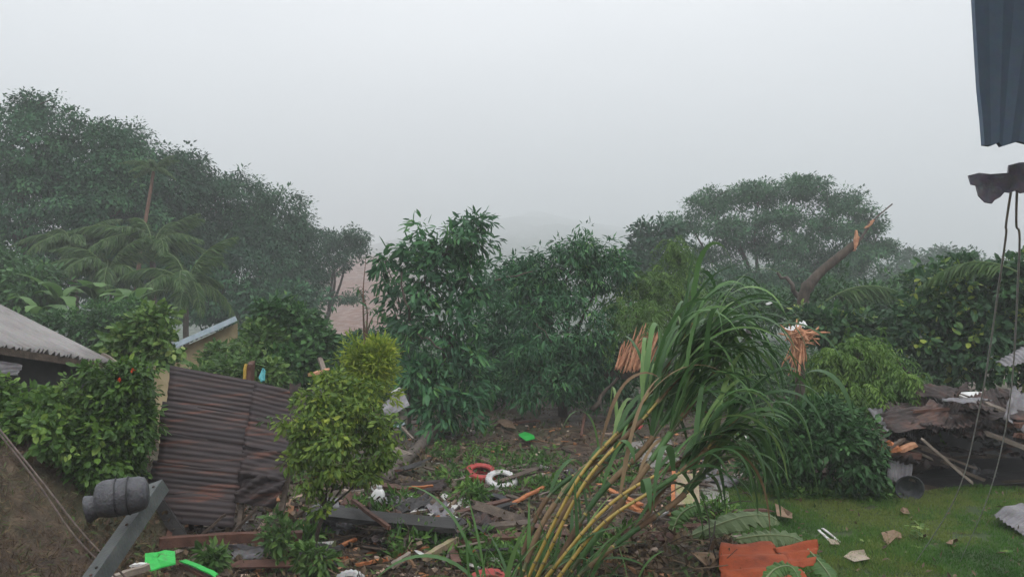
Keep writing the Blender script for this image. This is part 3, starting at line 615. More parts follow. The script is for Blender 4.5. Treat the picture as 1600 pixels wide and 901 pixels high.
# -- feathery fallen branches (right of dense tree) and drooping light plant
plant('feathery_branch', 'fallen light green feathery branch above the torn red heartwood', 'branch', gb(1010, 0, 19.5),
      [blob(1010, 470, 19.5, 40, 34), blob(1050, 420, 20, 20, 45), blob(985, 495, 18.2, 26, 22), blob(1015, 500, 17.6, 26, 14), blob(1060, 480, 19.5, 36, 30), blob(1100, 500, 20, 40, 30)], 'feather', 120, .3, 1, .13, .035, droop=.9, r0=.05, seed=201, spray=dict(ns=7, len=.75, nl=9), ntw=60)
plant('drooping_shrub', 'light green shrub with limp hanging foliage in front of the dark bush', 'shrub', gb(1335, 0, 14),
      [blob(1335, 562, 13.8, 42, 30), blob(1300, 575, 13.8, 22, 24), blob(1295, 615, 13.6, 24, 18), blob(1385, 600, 13.6, 34, 34), blob(1330, 610, 13.6, 50, 26), blob(1395, 560, 14, 24, 30)], 'feather', 105, .3, 1, .12, .036, droop=1.0, r0=.05, seed=202, spray=dict(ns=7, len=.48, nl=8, spread=.7), ntw=50, tbias=.12, lump=.8, tvar=.65)
plant('dark_bush', 'large dark broad-leaved bush with scattered yellow leaves behind the collapsed shed', 'bush', gb(1530, 0, 16.6),
      [blob(1480, 470, 16.5, 62, 52), blob(1560, 460, 16.4, 62, 48), blob(1450, 540, 16.2, 50, 60), blob(1530, 545, 16, 75, 62), blob(1610, 520, 16, 60, 90), blob(1495, 415, 17, 18, 16), blob(1590, 425, 16.5, 40, 24)],
      'darkbush', 520, .26, 25, .16, .09, 'oval', .4, .07, 203, shell=.5, tvar=.6, tbias=.07, lump=.6)
plant('leafy_shrub', 'rounded dark green shrub at the back of the lawn', 'shrub', gb(1290, 0, 12),
      [blob(1290, 700, 12, 76, 58), blob(1345, 720, 11.8, 36, 46), blob(1235, 690, 12, 42, 60), blob(1290, 650, 12.2, 50, 26), blob(1205, 720, 12, 36, 50)], 'mid', 330, .22, 30, .12, .05, 'lance', .4, .04, 204, tbias=-.12)


# ------------------------------------------------------------------ ground cover (nobody could count these)
def cover(name, label, cat, mat, n, area, per, cr, L, W, kind, droop, mask=None, seed=1, up=.8, z=.05, tvar=.5, tbias=0, zmax=0.1):
    g = np.random.default_rng(seed)
    y = 1 / g.uniform(1 / area[3], 1 / area[2], n); px = g.uniform(area[0], area[1], n); x = (px - 800) / FOC * y
    k = np.ones(n, bool)
    if mask: k = mask(x, y, px)
    x, y = x[k], y[k]
    C = np.stack([x, y, H(x, y) + z + zmax * g.random(len(x)) ** 2], -1)
    O = nrm(g.normal(0, .6, (len(C), 3)) + [0, 0, .8])
    V, F, T = foliage(C, O, cr, per, L, W, kind, droop, up, g, tvar, .15, tbias)
    o = mesh(name, V, F, M[mat], tint=T); return setp(o, label, cat, kind='stuff')
notlawn = lambda x, y, px: lawn_mask(x, y) < .3
cover('leaf_litter', 'fallen leaves littering the muddy ground', 'litter', 'litter', 6500, (120, 1260, 6.8, 22), 5, .16, .085, .042, 'flat', 0, notlawn, 1, 1.3, .015, zmax=.02)
cover('weeds', 'low weeds growing through the debris', 'weeds', 'weed', 1700, (430, 1240, 8.3, 22), 22, .15, .12, .04, 'lance', .1, lambda x, y, px: (vnoise(x * 1.1, y * 1.1, 41) > np.where(y < 12, .68, .55)) & (lawn_mask(x, y) < .3) & ~((px > 780) & (px < 960) & (y > 14.5)), 2, .5, .08, tvar=.6)
cover('undergrowth', 'dark undergrowth behind the debris', 'undergrowth', 'mid', 1500, (-100, 1500, 19.5, 34), 26, .34, .22, .09, 'lance', .3, lambda x, y, px: vnoise(x * .5, y * .5, 43) > .25, 3, .8, .25, zmax=.7, tbias=-.1)
cover('bank_grass', 'dry brown grass on the soil bank', 'dry grass', 'litter', 2600, (-60, 330, 5.6, 10), 14, .09, .10, .007, 'flat', .2, lambda x, y, px: x < -3.6, 4, .2, .02, zmax=.03, tbias=-.1)
cover('lawn_weeds', 'broad weeds along the back edge of the lawn', 'weeds', 'weed', 130, (1215, 1400, 11.6, 12.6), 18, .12, .10, .04, 'lance', .2, None, 5, .7, .05)
# crumbled wood and rubble
g = np.random.default_rng(77); n = 5600
yy = 1 / g.uniform(1 / 19.0, 1 / 6.8, n); pxx = g.uniform(230, 1230, n); xx = (pxx - 800) / FOC * yy
k = (lawn_mask(xx, yy) < .2) & (xx > -4.2) & (vnoise(xx * 1.1, yy * 1.1, 51) > .35); xx, yy = xx[k], yy[k]; n = len(xx)
c = np.stack([xx, yy, H(xx, yy) + .01], -1); a1 = nrm(np.stack([g.normal(0, 1, n), g.normal(0, 1, n), g.normal(0, .18, n)], -1)); a2 = nrm(np.cross(a1, [0, 0, 1.0] + g.normal(0, .2, (n, 3)))); a3 = np.cross(a1, a2)
ln = (.03 + .26 * g.random(n) ** 3)[:, None]; wd = (.012 + .03 * g.random(n))[:, None]; th = (.006 + .016 * g.random(n))[:, None]
cs = np.array([[i, j, q] for i in (-1, 1) for j in (-1, 1) for q in (-1, 1)])
V = (c[:, None] + cs[None, :, :1] * (a1 * ln)[:, None] + cs[None, :, 1:2] * (a2 * wd)[:, None] + cs[None, :, 2:] * (a3 * th)[:, None]).reshape(-1, 3)
F = (np.arange(n)[:, None, None] * 8 + np.array([[0, 1, 3, 2], [4, 6, 7, 5], [0, 4, 5, 1], [2, 3, 7, 6], [0, 2, 6, 4], [1, 5, 7, 3]])).reshape(-1, 4)
cover('lawn_litter', 'fallen leaves scattered over the lawn', 'litter', 'litter', 170, (1230, 1620, 7.2, 12.4), 2, .1, .07, .035, 'lance', 0, lambda x, y, px: lawn_mask(x, y) > .5, 6, 1.3, .05, zmax=.02)
M['chips'] = leafmat('wood_chip', [(0, (.03, .022, .017)), (.55, (.085, .06, .042)), (.8, (.19, .14, .095)), (.93, (.4, .17, .07)), (1, (.5, .48, .44))], .65, 0)
o = mesh('rubble', V, F, M['chips'], tint=np.repeat(g.random(n), 6)); setp(o, 'small chips of broken wood and rubble in the mud', 'rubble', kind='stuff')

# household scraps trodden into the mud
M['scraps'] = leafmat('household_scrap', [(0, (.2, .19, .17)), (.12, (.34, .34, .33)), (.2, (.42, .42, .41)), (.25, (.22, .17, .12)), (.55, (.36, .3, .22)), (.58, (.12, .2, .3)), (.7, (.3, .06, .06)), (.76, (.05, .05, .055)), (1, (.09, .085, .08))], .55, .0)
n = 900; g = np.random.default_rng(79); yy = 1 / g.uniform(1 / 18.0, 1 / 7.2, n); pxx = g.normal(680, 190, n); xx = (pxx - 800) / FOC * yy
k = (lawn_mask(xx, yy) < .2) & (xx > -4.0) & (pxx < 1200) & (vnoise(xx * 1.3, yy * 1.3, 57) > .42); xx, yy = xx[k], yy[k]; n = len(xx)
V, F, m_ = leafgeo(np.stack([xx, yy, H(xx, yy) + .025], -1), np.stack([g.normal(0, 1, n), g.normal(0, 1, n), g.normal(0, .15, n)], -1), nrm(np.array([0, 0, 1.0]) + .35 * g.normal(0, 1, (n, 3))), .03 + .12 * g.random(n) ** 2.5, .03 + .07 * g.random(n) ** 2, 'oval', .1)
setp(mesh('household_litter', V, F, M['scraps'], tint=np.repeat(g.random(n), m_)), 'small scraps of household rubbish trodden into the mud', 'rubbish', kind='stuff')
# broken twigs tangled over the debris
n = 1500; g = np.random.default_rng(78); yy = 1 / g.uniform(1 / 18.0, 1 / 6.8, n); pxx = g.uniform(300, 1230, n); xx = (pxx - 800) / FOC * yy
k = (lawn_mask(xx, yy) < .2) & (xx > -4.0) & (vnoise(xx * .8, yy * .8, 55) > .38); xx, yy = xx[k], yy[k]; acc = Acc()
for q in range(len(xx)):
    an = g.uniform(0, 6.28); L = g.uniform(.15, .75); p0 = np.array([xx[q], yy[q], gz(xx[q], yy[q]) + .01]); p1 = p0 + np.array([math.cos(an) * L, math.sin(an) * L, abs(g.normal(0, .22)) * L])
    V, F = tube(bend(p0, p1, 5, g.normal(0, .03), .012, g), np.linspace(1, .5, 5) * g.uniform(.004, .013), 4, False); acc.add(V, F, np.full(len(F), g.random() * .9))
setp(acc.build('twigs', M['chips']), 'broken twigs tangled over the muddy debris', 'twigs', kind='stuff')

# ------------------------------------------------------------------ sheets, planks, lathes
def bil(c, u, v):
    c = [np.asarray(q, float) for q in c]
    u = u[..., None]; v = v[..., None]
    return c[0] * (1 - u) * (1 - v) + c[1] * u * (1 - v) + c[2] * u * v + c[3] * (1 - u) * v
def sheet(name, c, nw, amp, mat, parent=None, nu=12, seed=1, warp=.02, along='u', jag=.0, thick=.003, curl=0.0, crumple=0.0):
    """corrugated sheet on four corners (TL, TR, BR, BL); ridges run along u (or v)"""
    g = np.random.default_rng(seed); nv = max(nw * 6, 8)
    a = np.linspace(0, 1, nu + 1); b = np.linspace(0, 1, nv + 1)
    A, B = np.meshgrid(a, b)                      # A along ridges, B across
    j0 = jag * (vnoise(B * 9, B * 0 + seed, 3) - .5); j1 = jag * (vnoise(B * 11, B * 0 + seed + 9, 4) - .5)
    A2 = A * (1 + j1 - j0) + j0
    P = bil(c, A2, B) if along == 'u' else bil(c, B, A2)
    nn = nrm(np.cross(np.asarray(c[1]) - c[0], np.asarray(c[3]) - c[0]))
    Bw = B + .035 * (vnoise(B * 5 + seed, B * 0, seed + 5) - .5)
    w_ = amp * (.45 + 1.1 * vnoise(B * nw * .7, A * 1.5, seed + 6)) * np.cos(2 * np.pi * nw * Bw) + warp * 2 * (vnoise(A * 2.2 + seed, B * 2.2, seed) - .5) + warp * .7 * (vnoise(A * 6 + seed, B * 5, seed + 1) - .5)
    if curl: w_ = w_ + curl * (2 * B - 1) ** 2
    if crumple: w_ = w_ + crumple * (np.abs(((A * 2.3 + B * 1.7 + .3 * vnoise(A * 4, B * 4, seed)) % 1) - .5) - .25)
    P = P + nn * w_[..., None]
    m = nu + 1; i = (np.arange(nv)[:, None] * m + np.arange(nu)[None]).ravel()
    o = mesh(name, P.reshape(-1, 3), np.stack([i, i + 1, i + m + 1, i + m], -1), M[mat], parent, True)
    s = o.modifiers.new('thickness', 'SOLIDIFY'); s.thickness = thick
    return o
def plank_geo(p0, p1, wd, th, seed=0, spl=.35, roll=0.0):
    g = np.random.default_rng(seed); p0 = np.asarray(p0, float); p1 = np.asarray(p1, float)
    d = nrm(p1 - p0); s = nrm(np.cross(d, [0, 0, 1.0]) + np.array([1e-6, 0, 0])); n = np.cross(s, d)
    s, n = s * math.cos(roll) + n * math.sin(roll), n * math.cos(roll) - s * math.sin(roll)
    K = 4; V = []; rows = np.linspace(0, 1, 6); L = np.linalg.norm(p1 - p0)
    for q, t in enumerate(rows):
        ctr = p0 + (p1 - p0) * t + g.normal(0, .004, 3)
        for (a, b) in ((-1, -1), (0, -1), (1, -1), (1, 1), (0, 1), (-1, 1)):
            e = 0.0
            if q in (0, 5): e = g.uniform(-1, 1) * spl * wd
            V.append(ctr + s * a * wd / 2 * g.uniform(.92, 1.04) + n * b * th / 2 * g.uniform(.92, 1.04) + d * e)
    F = []
    for q in range(5):
        for k in range(6): F.append([q * 6 + k, q * 6 + (k + 1) % 6, q * 6 + 6 + (k + 1) % 6, q * 6 + 6 + k])
    F += [[0, 5, 4, 1], [1, 4, 3, 2], [31, 34, 35, 30], [32, 33, 34, 31]]
    return np.array(V), np.array(F)
def plank(name, label, cat, p0, p1, wd, th, mat, parent=None, group=None, seed=0, spl=.35, roll=0.0):
    V, F = plank_geo(p0, p1, wd, th, seed or R.randrange(9999), spl, roll)
    o = mesh(name, V, F, M[mat], parent)
    if parent is None: setp(o, label, cat, group)
    return o
def lathe(prof, n=28, c=(0, 0, 0), axis=(0, 0, 1), wob=0.0, seed=0, ripple=None):
    prof = np.asarray(prof, float); ax = nrm(np.asarray(axis, float)); g = np.random.default_rng(seed)
    u = nrm(np.cross(ax, [0.12, .35, .93])); v = np.cross(ax, u); a = np.linspace(0, 2 * np.pi, n, endpoint=False)
    rr = prof[:, 0][:, None] * np.ones(n)[None]
    if wob: rr = rr * (1 + wob * (np.sin(a * 3 + prof[:, 1][:, None] * 30) * .5 + .7 * np.sin(a * 7 + 4 * np.arange(len(prof))[:, None]) + .4 * g.normal(0, 1, rr.shape)))
    if ripple is not None: rr = rr + ripple(a[None], np.arange(len(prof))[:, None])
    V = np.asarray(c) + rr[..., None] * (np.cos(a)[None, :, None] * u + np.sin(a)[None, :, None] * v) + prof[:, 1][:, None, None] * ax
    i = np.arange(len(prof) - 1)[:, None] * n; j = np.arange(n)[None]; k = (j + 1) % n
    return V.reshape(-1, 3), np.stack([i + j, i + k, i + n + k, i + n + j], -1).reshape(-1, 4)
def flat(name, poly, th, mat, parent=None, warp=.0, seed=0):
    """thin irregular piece from an outline of 3-D points, with real thickness"""
    P = np.asarray(poly, float); n = len(P); c = P.mean(0); nn = nrm(np.cross(P[1] - P[0], P[2] - P[0])); nn = nn if nn[2] >= 0 else -nn
    g = np.random.default_rng(seed); inner = c + (P - c) * .5 + nn * g.normal(0, warp, (n, 1)); P = P + nn * g.normal(0, warp, (n, 1))
    top = np.vstack([P, inner, c[None] + nn * warp]); bot = top - nn * th; V = np.vstack([top, bot]); m = len(top); F = []
    for q in range(n):
        r = (q + 1) % n
        F += [[q, r, n + r, n + q], [n + q, n + r, 2 * n], [m + r, m + q, m + n + q, m + n + r], [m + n + r, m + n + q, m + 2 * n], [r, q, m + q, m + r]]
    return mesh(name, V, F, M[mat], parent)

# ------------------------------------------------------------------ pale-roofed house
A_ = at(187, 570, 13); B_ = at(0, 539, 10.4); B_ = A_ + (B_ - A_) * 1.5; C_ = at(0, 477, 13.4); up_ = (C_ - A_) * 1.9
hs = thing('house', 'low house with a pale grey corrugated roof behind the hedge bush', 'house', (A_[0] - 2, A_[1] - 1, gz(A_[0] - 2, A_[1] - 1)))
for q in range(4):
    a = A_ + (B_ - A_) * (q / 4 - (.01 if q else 0)); b = A_ + (B_ - A_) * ((q + 1) / 4)
    lift = np.array([0, 0, .006 * (q % 2)])
    sheet('roof_sheet', (a + lift, b + lift, b + up_ + lift, a + up_ + lift), 10, .03, 'paleroof', hs, 8, 300 + q, .01, along='v', jag=.02)
inn = nrm(up_) * .45; bw = A_ + inn - (A_ - B_) * .02; ew = B_ + inn
def box_between(p, q, dirv, depth, ztop, zbot, name, mat, parent):
    d = nrm(np.array([dirv[0], dirv[1], 0])) * depth
    V = [p, q, q + d, p + d]; V = np.array([[v[0], v[1], z] for z in (zbot, ztop) for v in V])
    return mesh(name, V, [[0, 1, 5, 4], [1, 2, 6, 5], [2, 3, 7, 6], [3, 0, 4, 7], [4, 5, 6, 7], [3, 2, 1, 0]], M[mat], parent)
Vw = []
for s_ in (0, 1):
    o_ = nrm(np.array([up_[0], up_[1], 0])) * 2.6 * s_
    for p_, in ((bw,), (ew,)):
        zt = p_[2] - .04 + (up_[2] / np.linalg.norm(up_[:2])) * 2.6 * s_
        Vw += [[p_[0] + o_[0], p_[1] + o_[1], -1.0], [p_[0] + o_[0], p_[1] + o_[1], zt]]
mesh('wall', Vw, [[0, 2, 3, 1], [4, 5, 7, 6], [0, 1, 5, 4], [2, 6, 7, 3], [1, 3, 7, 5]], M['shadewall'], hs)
plank('rafter', '', '', A_ + nrm(up_) * .02 - [0, 0, .08], B_ + nrm(up_) * .02 - [0, 0, .08], .04, .1, 'oldwood', hs)
plank('fallen_batten', 'short pale batten lying over the corner of the pale roof', 'batten', at(160, 552, 12.6), at(197, 575, 12.6), .06, .04, 'palewood')

# cream gable house
L_ = at(236, 556, 19); T_ = at(372, 496, 19.0); bk = np.array([-.9, 1.8, -.3])
ch = thing('gable_house', 'small cream-walled house with a pale blue sloping roof edge', 'house', (T_[0], 19.2, gz(T_[0], 19.2)))
off = np.array([0, .25, -.1]); Vw = [np.array([L_[0] + .1, 19.25, -1.0]), np.array([T_[0] - .1, 19.25, -1.0]), T_ + off - [.1, 0, .04], L_ + off]; Vw = np.vstack([Vw, np.array(Vw) + bk])
mesh('wall', Vw, [[0, 1, 2, 3], [7, 6, 5, 4], [0, 4, 5, 1], [1, 5, 6, 2], [3, 7, 4, 0]], M['cream'], ch)
sheet('roof_sheet', (L_ + [0, -.1, .03], T_ + [0, -.1, .03], T_ + bk + [0, 0, .03], L_ + bk + [0, 0, .03]), 16, .015, 'zinc', ch, 6, 5, .01, along='v')
plank('fascia', '', '', L_ + [0, -.13, -.02], T_ + [0, -.13, -.02], .03, .13, 'fascia', ch, spl=.0)

# ------------------------------------------------------------------ fallen rusty roof panel
TL, TR, BR, BL = at(264, 570, 10.5), at(490, 612, 10.8), at(448, 830, 9.8), at(235, 814, 9.7)
def Q(u, v): return bil((TL, TR, BR, BL), np.array(float(u)), np.array(float(v)))
rp = thing('fallen_roof', 'large rusted corrugated roof panel leaning beside the yellow-green small tree', 'roof panel', (Q(.5, 1)[0], Q(.5, 1)[1], gz(Q(.5, 1)[0], Q(.5, 1)[1])))
nP = nrm(np.cross(TR - TL, BL - TL)); nP = nP if nP[1] < 0 else -nP
rows = [(-.0, .27, .01, 8), (.25, .46, -.015, 6), (.44, .65, .0, 6), (.63, .83, -.03, 6), (.81, 1.0, -.05, 5)]
for k_, (v0, v1, du, nw) in enumerate(rows):
    o1 = nP * (.012 * (k_ % 2)); 
    sheet('roof_sheet', (Q(du, v0) + o1, Q(.62 + du * .5, v0) + o1, Q(.62 + du * .3, v1) + o1, Q(du * 1.3, v1) + o1), nw, .0058, 'rust', rp, 12, 400 + k_, .016, jag=.012)
    if k_ < 4:
        o2 = nP * (.03 + .012 * (k_ % 2)); cr = (.0, .01, .05, .22)[k_]
        sheet('roof_sheet', (Q(.585, v0 + .012) + o2, Q(.99 - .02 * k_, v0 + .035) + o2, Q(.97 - .03 * k_, v1 + .03) + o2, Q(.585, v1 + .012) + o2), nw, .0058, 'rust', rp, 14, 420 + k_, .025, jag=.05, crumple=cr)
for u_ in (.08, .36, .64, .93): plank('batten', '', '', Q(u_, .02) - nP * .06, Q(u_, .99) - nP * .06, .06, .05, 'oldwood', rp)
for u_ in (.1, .6, .9):
    b = Q(u_, .98) - nP * .1; plank('prop', '', '', [b[0], b[1], gz(b[0], b[1]) - .05], b, .09, .07, 'oldwood', rp)
plank('standing_board', 'dark upright board on the upper edge of the rusted roof panel', 'board', at(452, 690, 10.45), at(462, 600, 10.7), .17, .03, 'rust2', roll=.1)
plank('thin_stick', 'thin stick leaning on the rusted panel, nearer the steel channel', 'stick', at(316, 834, 9.4), at(354, 802, 9.5), .03, .03, 'oldwood')
plank('thin_stick', 'thin stick leaning on the rusted panel, nearer the yellow-green small tree', 'stick', at(362, 834, 9.4), at(402, 793, 9.6), .03, .03, 'oldwood')
plank('timber_beam', 'long dark red timber lying in front of the rusted roof panel', 'beam', at(252, 846, 9.0), at(470, 836, 9.3), .1, .11, 'redwood')

# ------------------------------------------------------------------ steel channel, wrapped cylinder, cables on the near bank
p0, p1 = at(120, 925, 4.3), at(243, 752, 5.3); d = nrm(p1 - p0); s = nrm(np.cross(d, [0, 0, 1.0])); n_ = np.cross(s, d)
s2 = nrm(s * .93 + n_ * .37); n2 = nrm(np.cross(s2, d))
def channel(p, w_, h_, t_):
    o = [(-w_ / 2, 0), (w_ / 2, 0), (w_ / 2, -h_), (w_ / 2 - t_, -h_), (w_ / 2 - t_, -t_), (-w_ / 2 + t_, -t_), (-w_ / 2 + t_, -h_), (-w_ / 2, -h_)]
    return np.array([p + s2 * a + n2 * b for a, b in o])
base_ = p0 - d * 1.6
Vc = np.vstack([channel(q, .105, .095, .005) for q in (base_, p0, p1)])
Fc = [[r * 8 + k, r * 8 + (k + 1) % 8, r * 8 + 8 + (k + 1) % 8, r * 8 + 8 + k] for r in range(2) for k in range(8)]
Fc += [[0, 1, 4, 5], [1, 2, 3, 4], [0, 5, 6, 7]]; Fc += [[16 + q for q in reversed(f)] for f in ([0, 1, 4, 5], [1, 2, 3, 4], [0, 5, 6, 7])]
sc_ = setp(mesh('steel_channel', Vc, Fc, M['steel']), 'green-grey steel channel sticking up at an angle by the soil bank', 'steel channel'); ORG[sc_.name] = np.array(sc_.location)
for f in (.12, .18, .55, .93):
    V, F = lathe([(0, .008), (.007, .008), (.009, .004), (.009, -.002)], 6, p0 + (p1 - p0) * f + n2 * .001 + s2 * .02, n2); mesh('bolt', V, F, M['rust2'], sc_)
ca = at(226, 770, 4.9); cb = at(140, 783, 4.8); ax = nrm(cb - ca)
wr = thing('wrapped_cylinder', 'dark grey sheet-wrapped cylinder lying across the steel channel', 'cylinder', ca + (cb - ca) * .5)
prof = [(.0, -.025), (.06, -.022), (.095, -.005), (.108, .03), (.112, .08), (.111, .085), (.116, .09), (.115, .15), (.113, .155), (.117, .16), (.116, .2), (.112, .235), (.1, .262), (.08, .275), (.06, .28)]
V, F = lathe(prof, 40, ca, ax, .026, 3); wbody = mesh('body', V, F, M['cloth'], wr, True)
V, F = lathe([(.075, .25), (.07, .275), (.074, .30), (.088, .33), (.084, .335), (.06, .31), (.045, .28), (.0, .27)], 14, ca, ax + np.array([0, 0, -.14]), .07, 5); mesh('collar', V, F, M['cloth'], wr, True)
for zz in (.088, .158):
    a = np.linspace(0, 2 * np.pi, 33); u = nrm(np.cross(ax, [.12, .35, .93])); v = np.cross(ax, u)
    pts = ca + ax * zz + (.1175) * (np.cos(a)[:, None] * u + np.sin(a)[:, None] * v); V, F = tube(pts, .004, 6, False); mesh('strap', V, F, M['rubber'], wbody, True)
def cable(label, ctrl, r, mat, name='cable', n=40, cat='cable'):
    V, F = tube(spline(ctrl, n), r, 8); return setp(mesh(name, V, F, M[mat], smooth=True), label, cat)
cable('worn cable crossing the soil bank, upper of the two strands', [at(-40, 622, 4.6), at(60, 745, 4.7), at(130, 833, 4.75), at(200, 905, 4.8)], .006, 'rope')
cable('worn cable crossing the soil bank, lower of the two strands', [at(-42, 626, 4.62), at(52, 745, 4.72), at(118, 838, 4.76), at(188, 908, 4.8)], .006, 'rope')

# ------------------------------------------------------------------ sugar cane
cb_ = np.array([.32, 7.4, gz(.32, 7.4)])
cn = thing('sugar_cane', 'leaning clump of sugar cane with yellow stalks and long arching leaves', 'sugar cane', cb_)
STK = [([(818, 915, 7.3), (905, 745, 7.5), (1000, 635, 7.8), (1082, 505, 8.1)], .0185, 1), ([(832, 915, 7.25), (915, 752, 7.4), (1010, 648, 7.7), (1102, 535, 8.0)], .0185, 1),
       ([(842, 915, 7.1), (950, 790, 7.2), (1052, 728, 7.4), (1130, 690, 7.6)], .0185, 1), ([(862, 915, 7.05), (945, 815, 7.1), (1062, 738, 7.3), (1155, 650, 7.6)], .0185, 1),
       ([(808, 915, 7.4), (858, 800, 7.6), (945, 700, 7.9), (1040, 610, 8.2)], .02, 0), ([(850, 915, 7.3), (930, 780, 7.5), (1015, 690, 7.7), (1100, 555, 8.0)], .022, 0),
       ([(875, 915, 7.2), (960, 800, 7.3), (1045, 680, 7.6), (1130, 560, 7.9)], .022, 0), ([(800, 915, 7.5), (850, 785, 7.7), (925, 720, 8.0), (1000, 650, 8.3)], .018, 0),
       ([(885, 915, 7.1), (975, 840, 7.2), (1060, 780, 7.35), (1120, 720, 7.5)], .02, 0), ([(825, 915, 7.5), (880, 800, 7.8), (975, 690, 8.2), (1085, 545, 8.6)], .022, 0)]
def canestalk(ctrl, r, nodes, seed):
    g = np.random.default_rng(seed); ts = []; 
    for q in range(nodes): ts += [q, q + .05, q + .11, q + .5, q + .93]
    ts = np.array(ts + [nodes]) / nodes; pts = spline(ctrl, 200); P = np.stack([np.interp(ts, np.linspace(0, 1, 200), pts[:, k]) for k in range(3)], -1)
    rad = np.array([1.12, 1.08, .98, .95, 1.0] * nodes + [1.1]) * r * np.linspace(1.05, .75, len(ts))
    V, F = tube(P, rad, 8, False); seg = np.repeat(np.arange(len(ts) - 1), 8) % 5
    tt = np.choose(seg, [.03, .09, .3, .45, .3]) + g.uniform(-.02, .1, len(F)) + np.repeat(np.linspace(0, .3, len(ts) - 1), 8) * (seg > 1)
    return V, F, np.clip(tt, 0, 1), pts
g = np.random.default_rng(8)
for q, (ct, r, yel) in enumerate(STK):
    V, F, T, pts = canestalk([at(*c) for c in ct], r, 15, q)
    stk_ = mesh('stalk', V, F, M['stalk'], cn, True, T if yel else np.clip(T + .55, 0, 1))
    big = q in (0, 1, 5, 6, 9)
    for k in range(38 if big else 8 if q in (4, 7) else 22):
        f = g.uniform(.66, 1.0) if k > 2 else g.uniform(.35, .66)
        i_ = min(int(f * 199), 198); o_ = pts[i_]; dd = nrm(pts[min(i_ + 1, 199)] - pts[i_ - 1])
        dirv = nrm(dd * g.uniform(.6, 1.1) + np.array([g.normal(.1, .3), g.normal(-.05, .38), g.uniform(.2, 1.35)]))
        L = g.uniform(.95, 1.75) * (.6 if q in (4, 7) else 1); dry = k < 2 and q % 2 == 0
        V, F = blade(L, g.uniform(.034, .066), g, g.uniform(1.8, 4.6), nseg=18, fold=.3, tear=.1, hang=(.3, 1.9), d0=dirv, org=o_, twist=g.uniform(-1.2, 1.2), ns=1,
                     wprof=lambda s: np.minimum(1, .45 + 2.5 * s) * (1 - s ** 2.2) ** .8 + .02)
        mesh('leaf', V, F, M['drycane' if dry else 'cane'], cn, True, np.full(len(F), g.random()) + g.uniform(-.05, .05, len(F)))
    # papery sheaths round the upper joints
    for k in range(2 if yel else 5):
        f = (.55 if yel else .12) + .15 * k + g.uniform(-.03, .03); seg = pts[int(f * 199):int((f + .14) * 199)]
        V, F = tube(seg[::3], np.linspace(r * 1.25, r * 1.5, len(seg[::3])), 8, False); mesh('sheath', V, F, M['drycane' if (q + k) % 3 else 'cane'], stk_, True, np.clip(g.random() * .6 + g.uniform(0, .2, len(F)), 0, 1))
# upright shoots at the foot
for k in range(40):
    o_ = at(g.uniform(790, 930), 905, g.uniform(6.9, 7.7)); o_[2] = gz(o_[0], o_[1])
    V, F = blade(g.uniform(.5, 1.2), g.uniform(.03, .055), g, g.uniform(.5, 2.2), nseg=12, fold=.3, d0=[g.normal(.25, .35), g.normal(0, .3), 1], org=o_, twist=g.uniform(-1, 1), ns=1, wprof=lambda s: np.minimum(1, .45 + 2.5 * s) * (1 - s ** 2.2) ** .8 + .02)
    mesh('leaf', V, F, M['cane'], cn, True, np.full(len(F), g.random()))
# leaves hanging straight down from the stalks
for px, py, Y, L, dx in ((1052, 735, 7.0, 1.05, -.05), (1090, 725, 7.2, .55, .1), (1112, 715, 7.3, .65, .2), (1140, 700, 7.4, .6, .3), (1165, 680, 7.4, .75, .35), (1190, 640, 7.6, .85, .3), (1215, 620, 7.7, .9, .2), (1240, 610, 7.8, 1.0, .1), (1005, 770, 7.0, .6, .0), (960, 700, 7.4, .4, .1)):
    V, F = blade(L, .07, g, 4.5, nseg=14, fold=.25, d0=[dx, -.1, .35], org=at(px, py, Y), twist=g.uniform(-.8, .8), ns=1, wprof=lambda s: np.minimum(1, .5 + 2.5 * s) * (1 - s ** 3) ** .8 + .02)
    mesh('leaf', V, F, M['cane'], cn, True, np.full(len(F), .15 + .4 * g.random()))
# young cane shoot left of the clump
def shoot(label, px, Y, specs, seed, w_=.055):
    g = np.random.default_rng(seed); b = gb(px, 0, Y); t = thing('cane_shoot', label, 'cane shoot', b, 'young cane shoots in the debris')
    for L, dx, dy, bk_ in specs:
        V, F = blade(L, w_ * g.uniform(.8, 1.2), g, bk_, nseg=16, fold=.35, d0=[dx, dy, 1], org=b + [g.normal(0, .03), g.normal(0, .03), -.02], twist=g.uniform(-.9, .9), ns=1, wprof=lambda s: np.minimum(1, .5 + 2.5 * s) * (1 - s ** 2.4) ** .8 + .02)
        mesh('leaf', V, F, M['cane'], t, True, np.clip(np.full(len(F), .45 + .5 * g.random()), 0, 1))
shoot('bright green young cane shoot arching in front of the painted tyres', 775, 7.0, [(1.75, -.15, .1, 2.6), (1.55, -.32, 0, 2.9), (1.2, -.1, 0, 1.1), (1.1, .1, -.1, 1.6), (1.25, .25, .1, 2.0), (.9, -.4, 0, 2.0), (.8, .3, -.1, 2.4)], 3)
shoot('upright pair of blades at the bottom edge, left of the arching shoot', 738, 6.9, [(.95, -.05, 0, .6), (.8, .08, 0, .9), (.6, -.25, 0, 2.2), (.7, .3, 0, 2.6)], 4, .06)
shoot('lone bent blades rising from the dark mound under the cane', 985, 7.3, [(.7, -.3, -.1, 2.2), (.55, .2, 0, 2.0), (.5, -.1, 0, 1.4)], 5, .04)

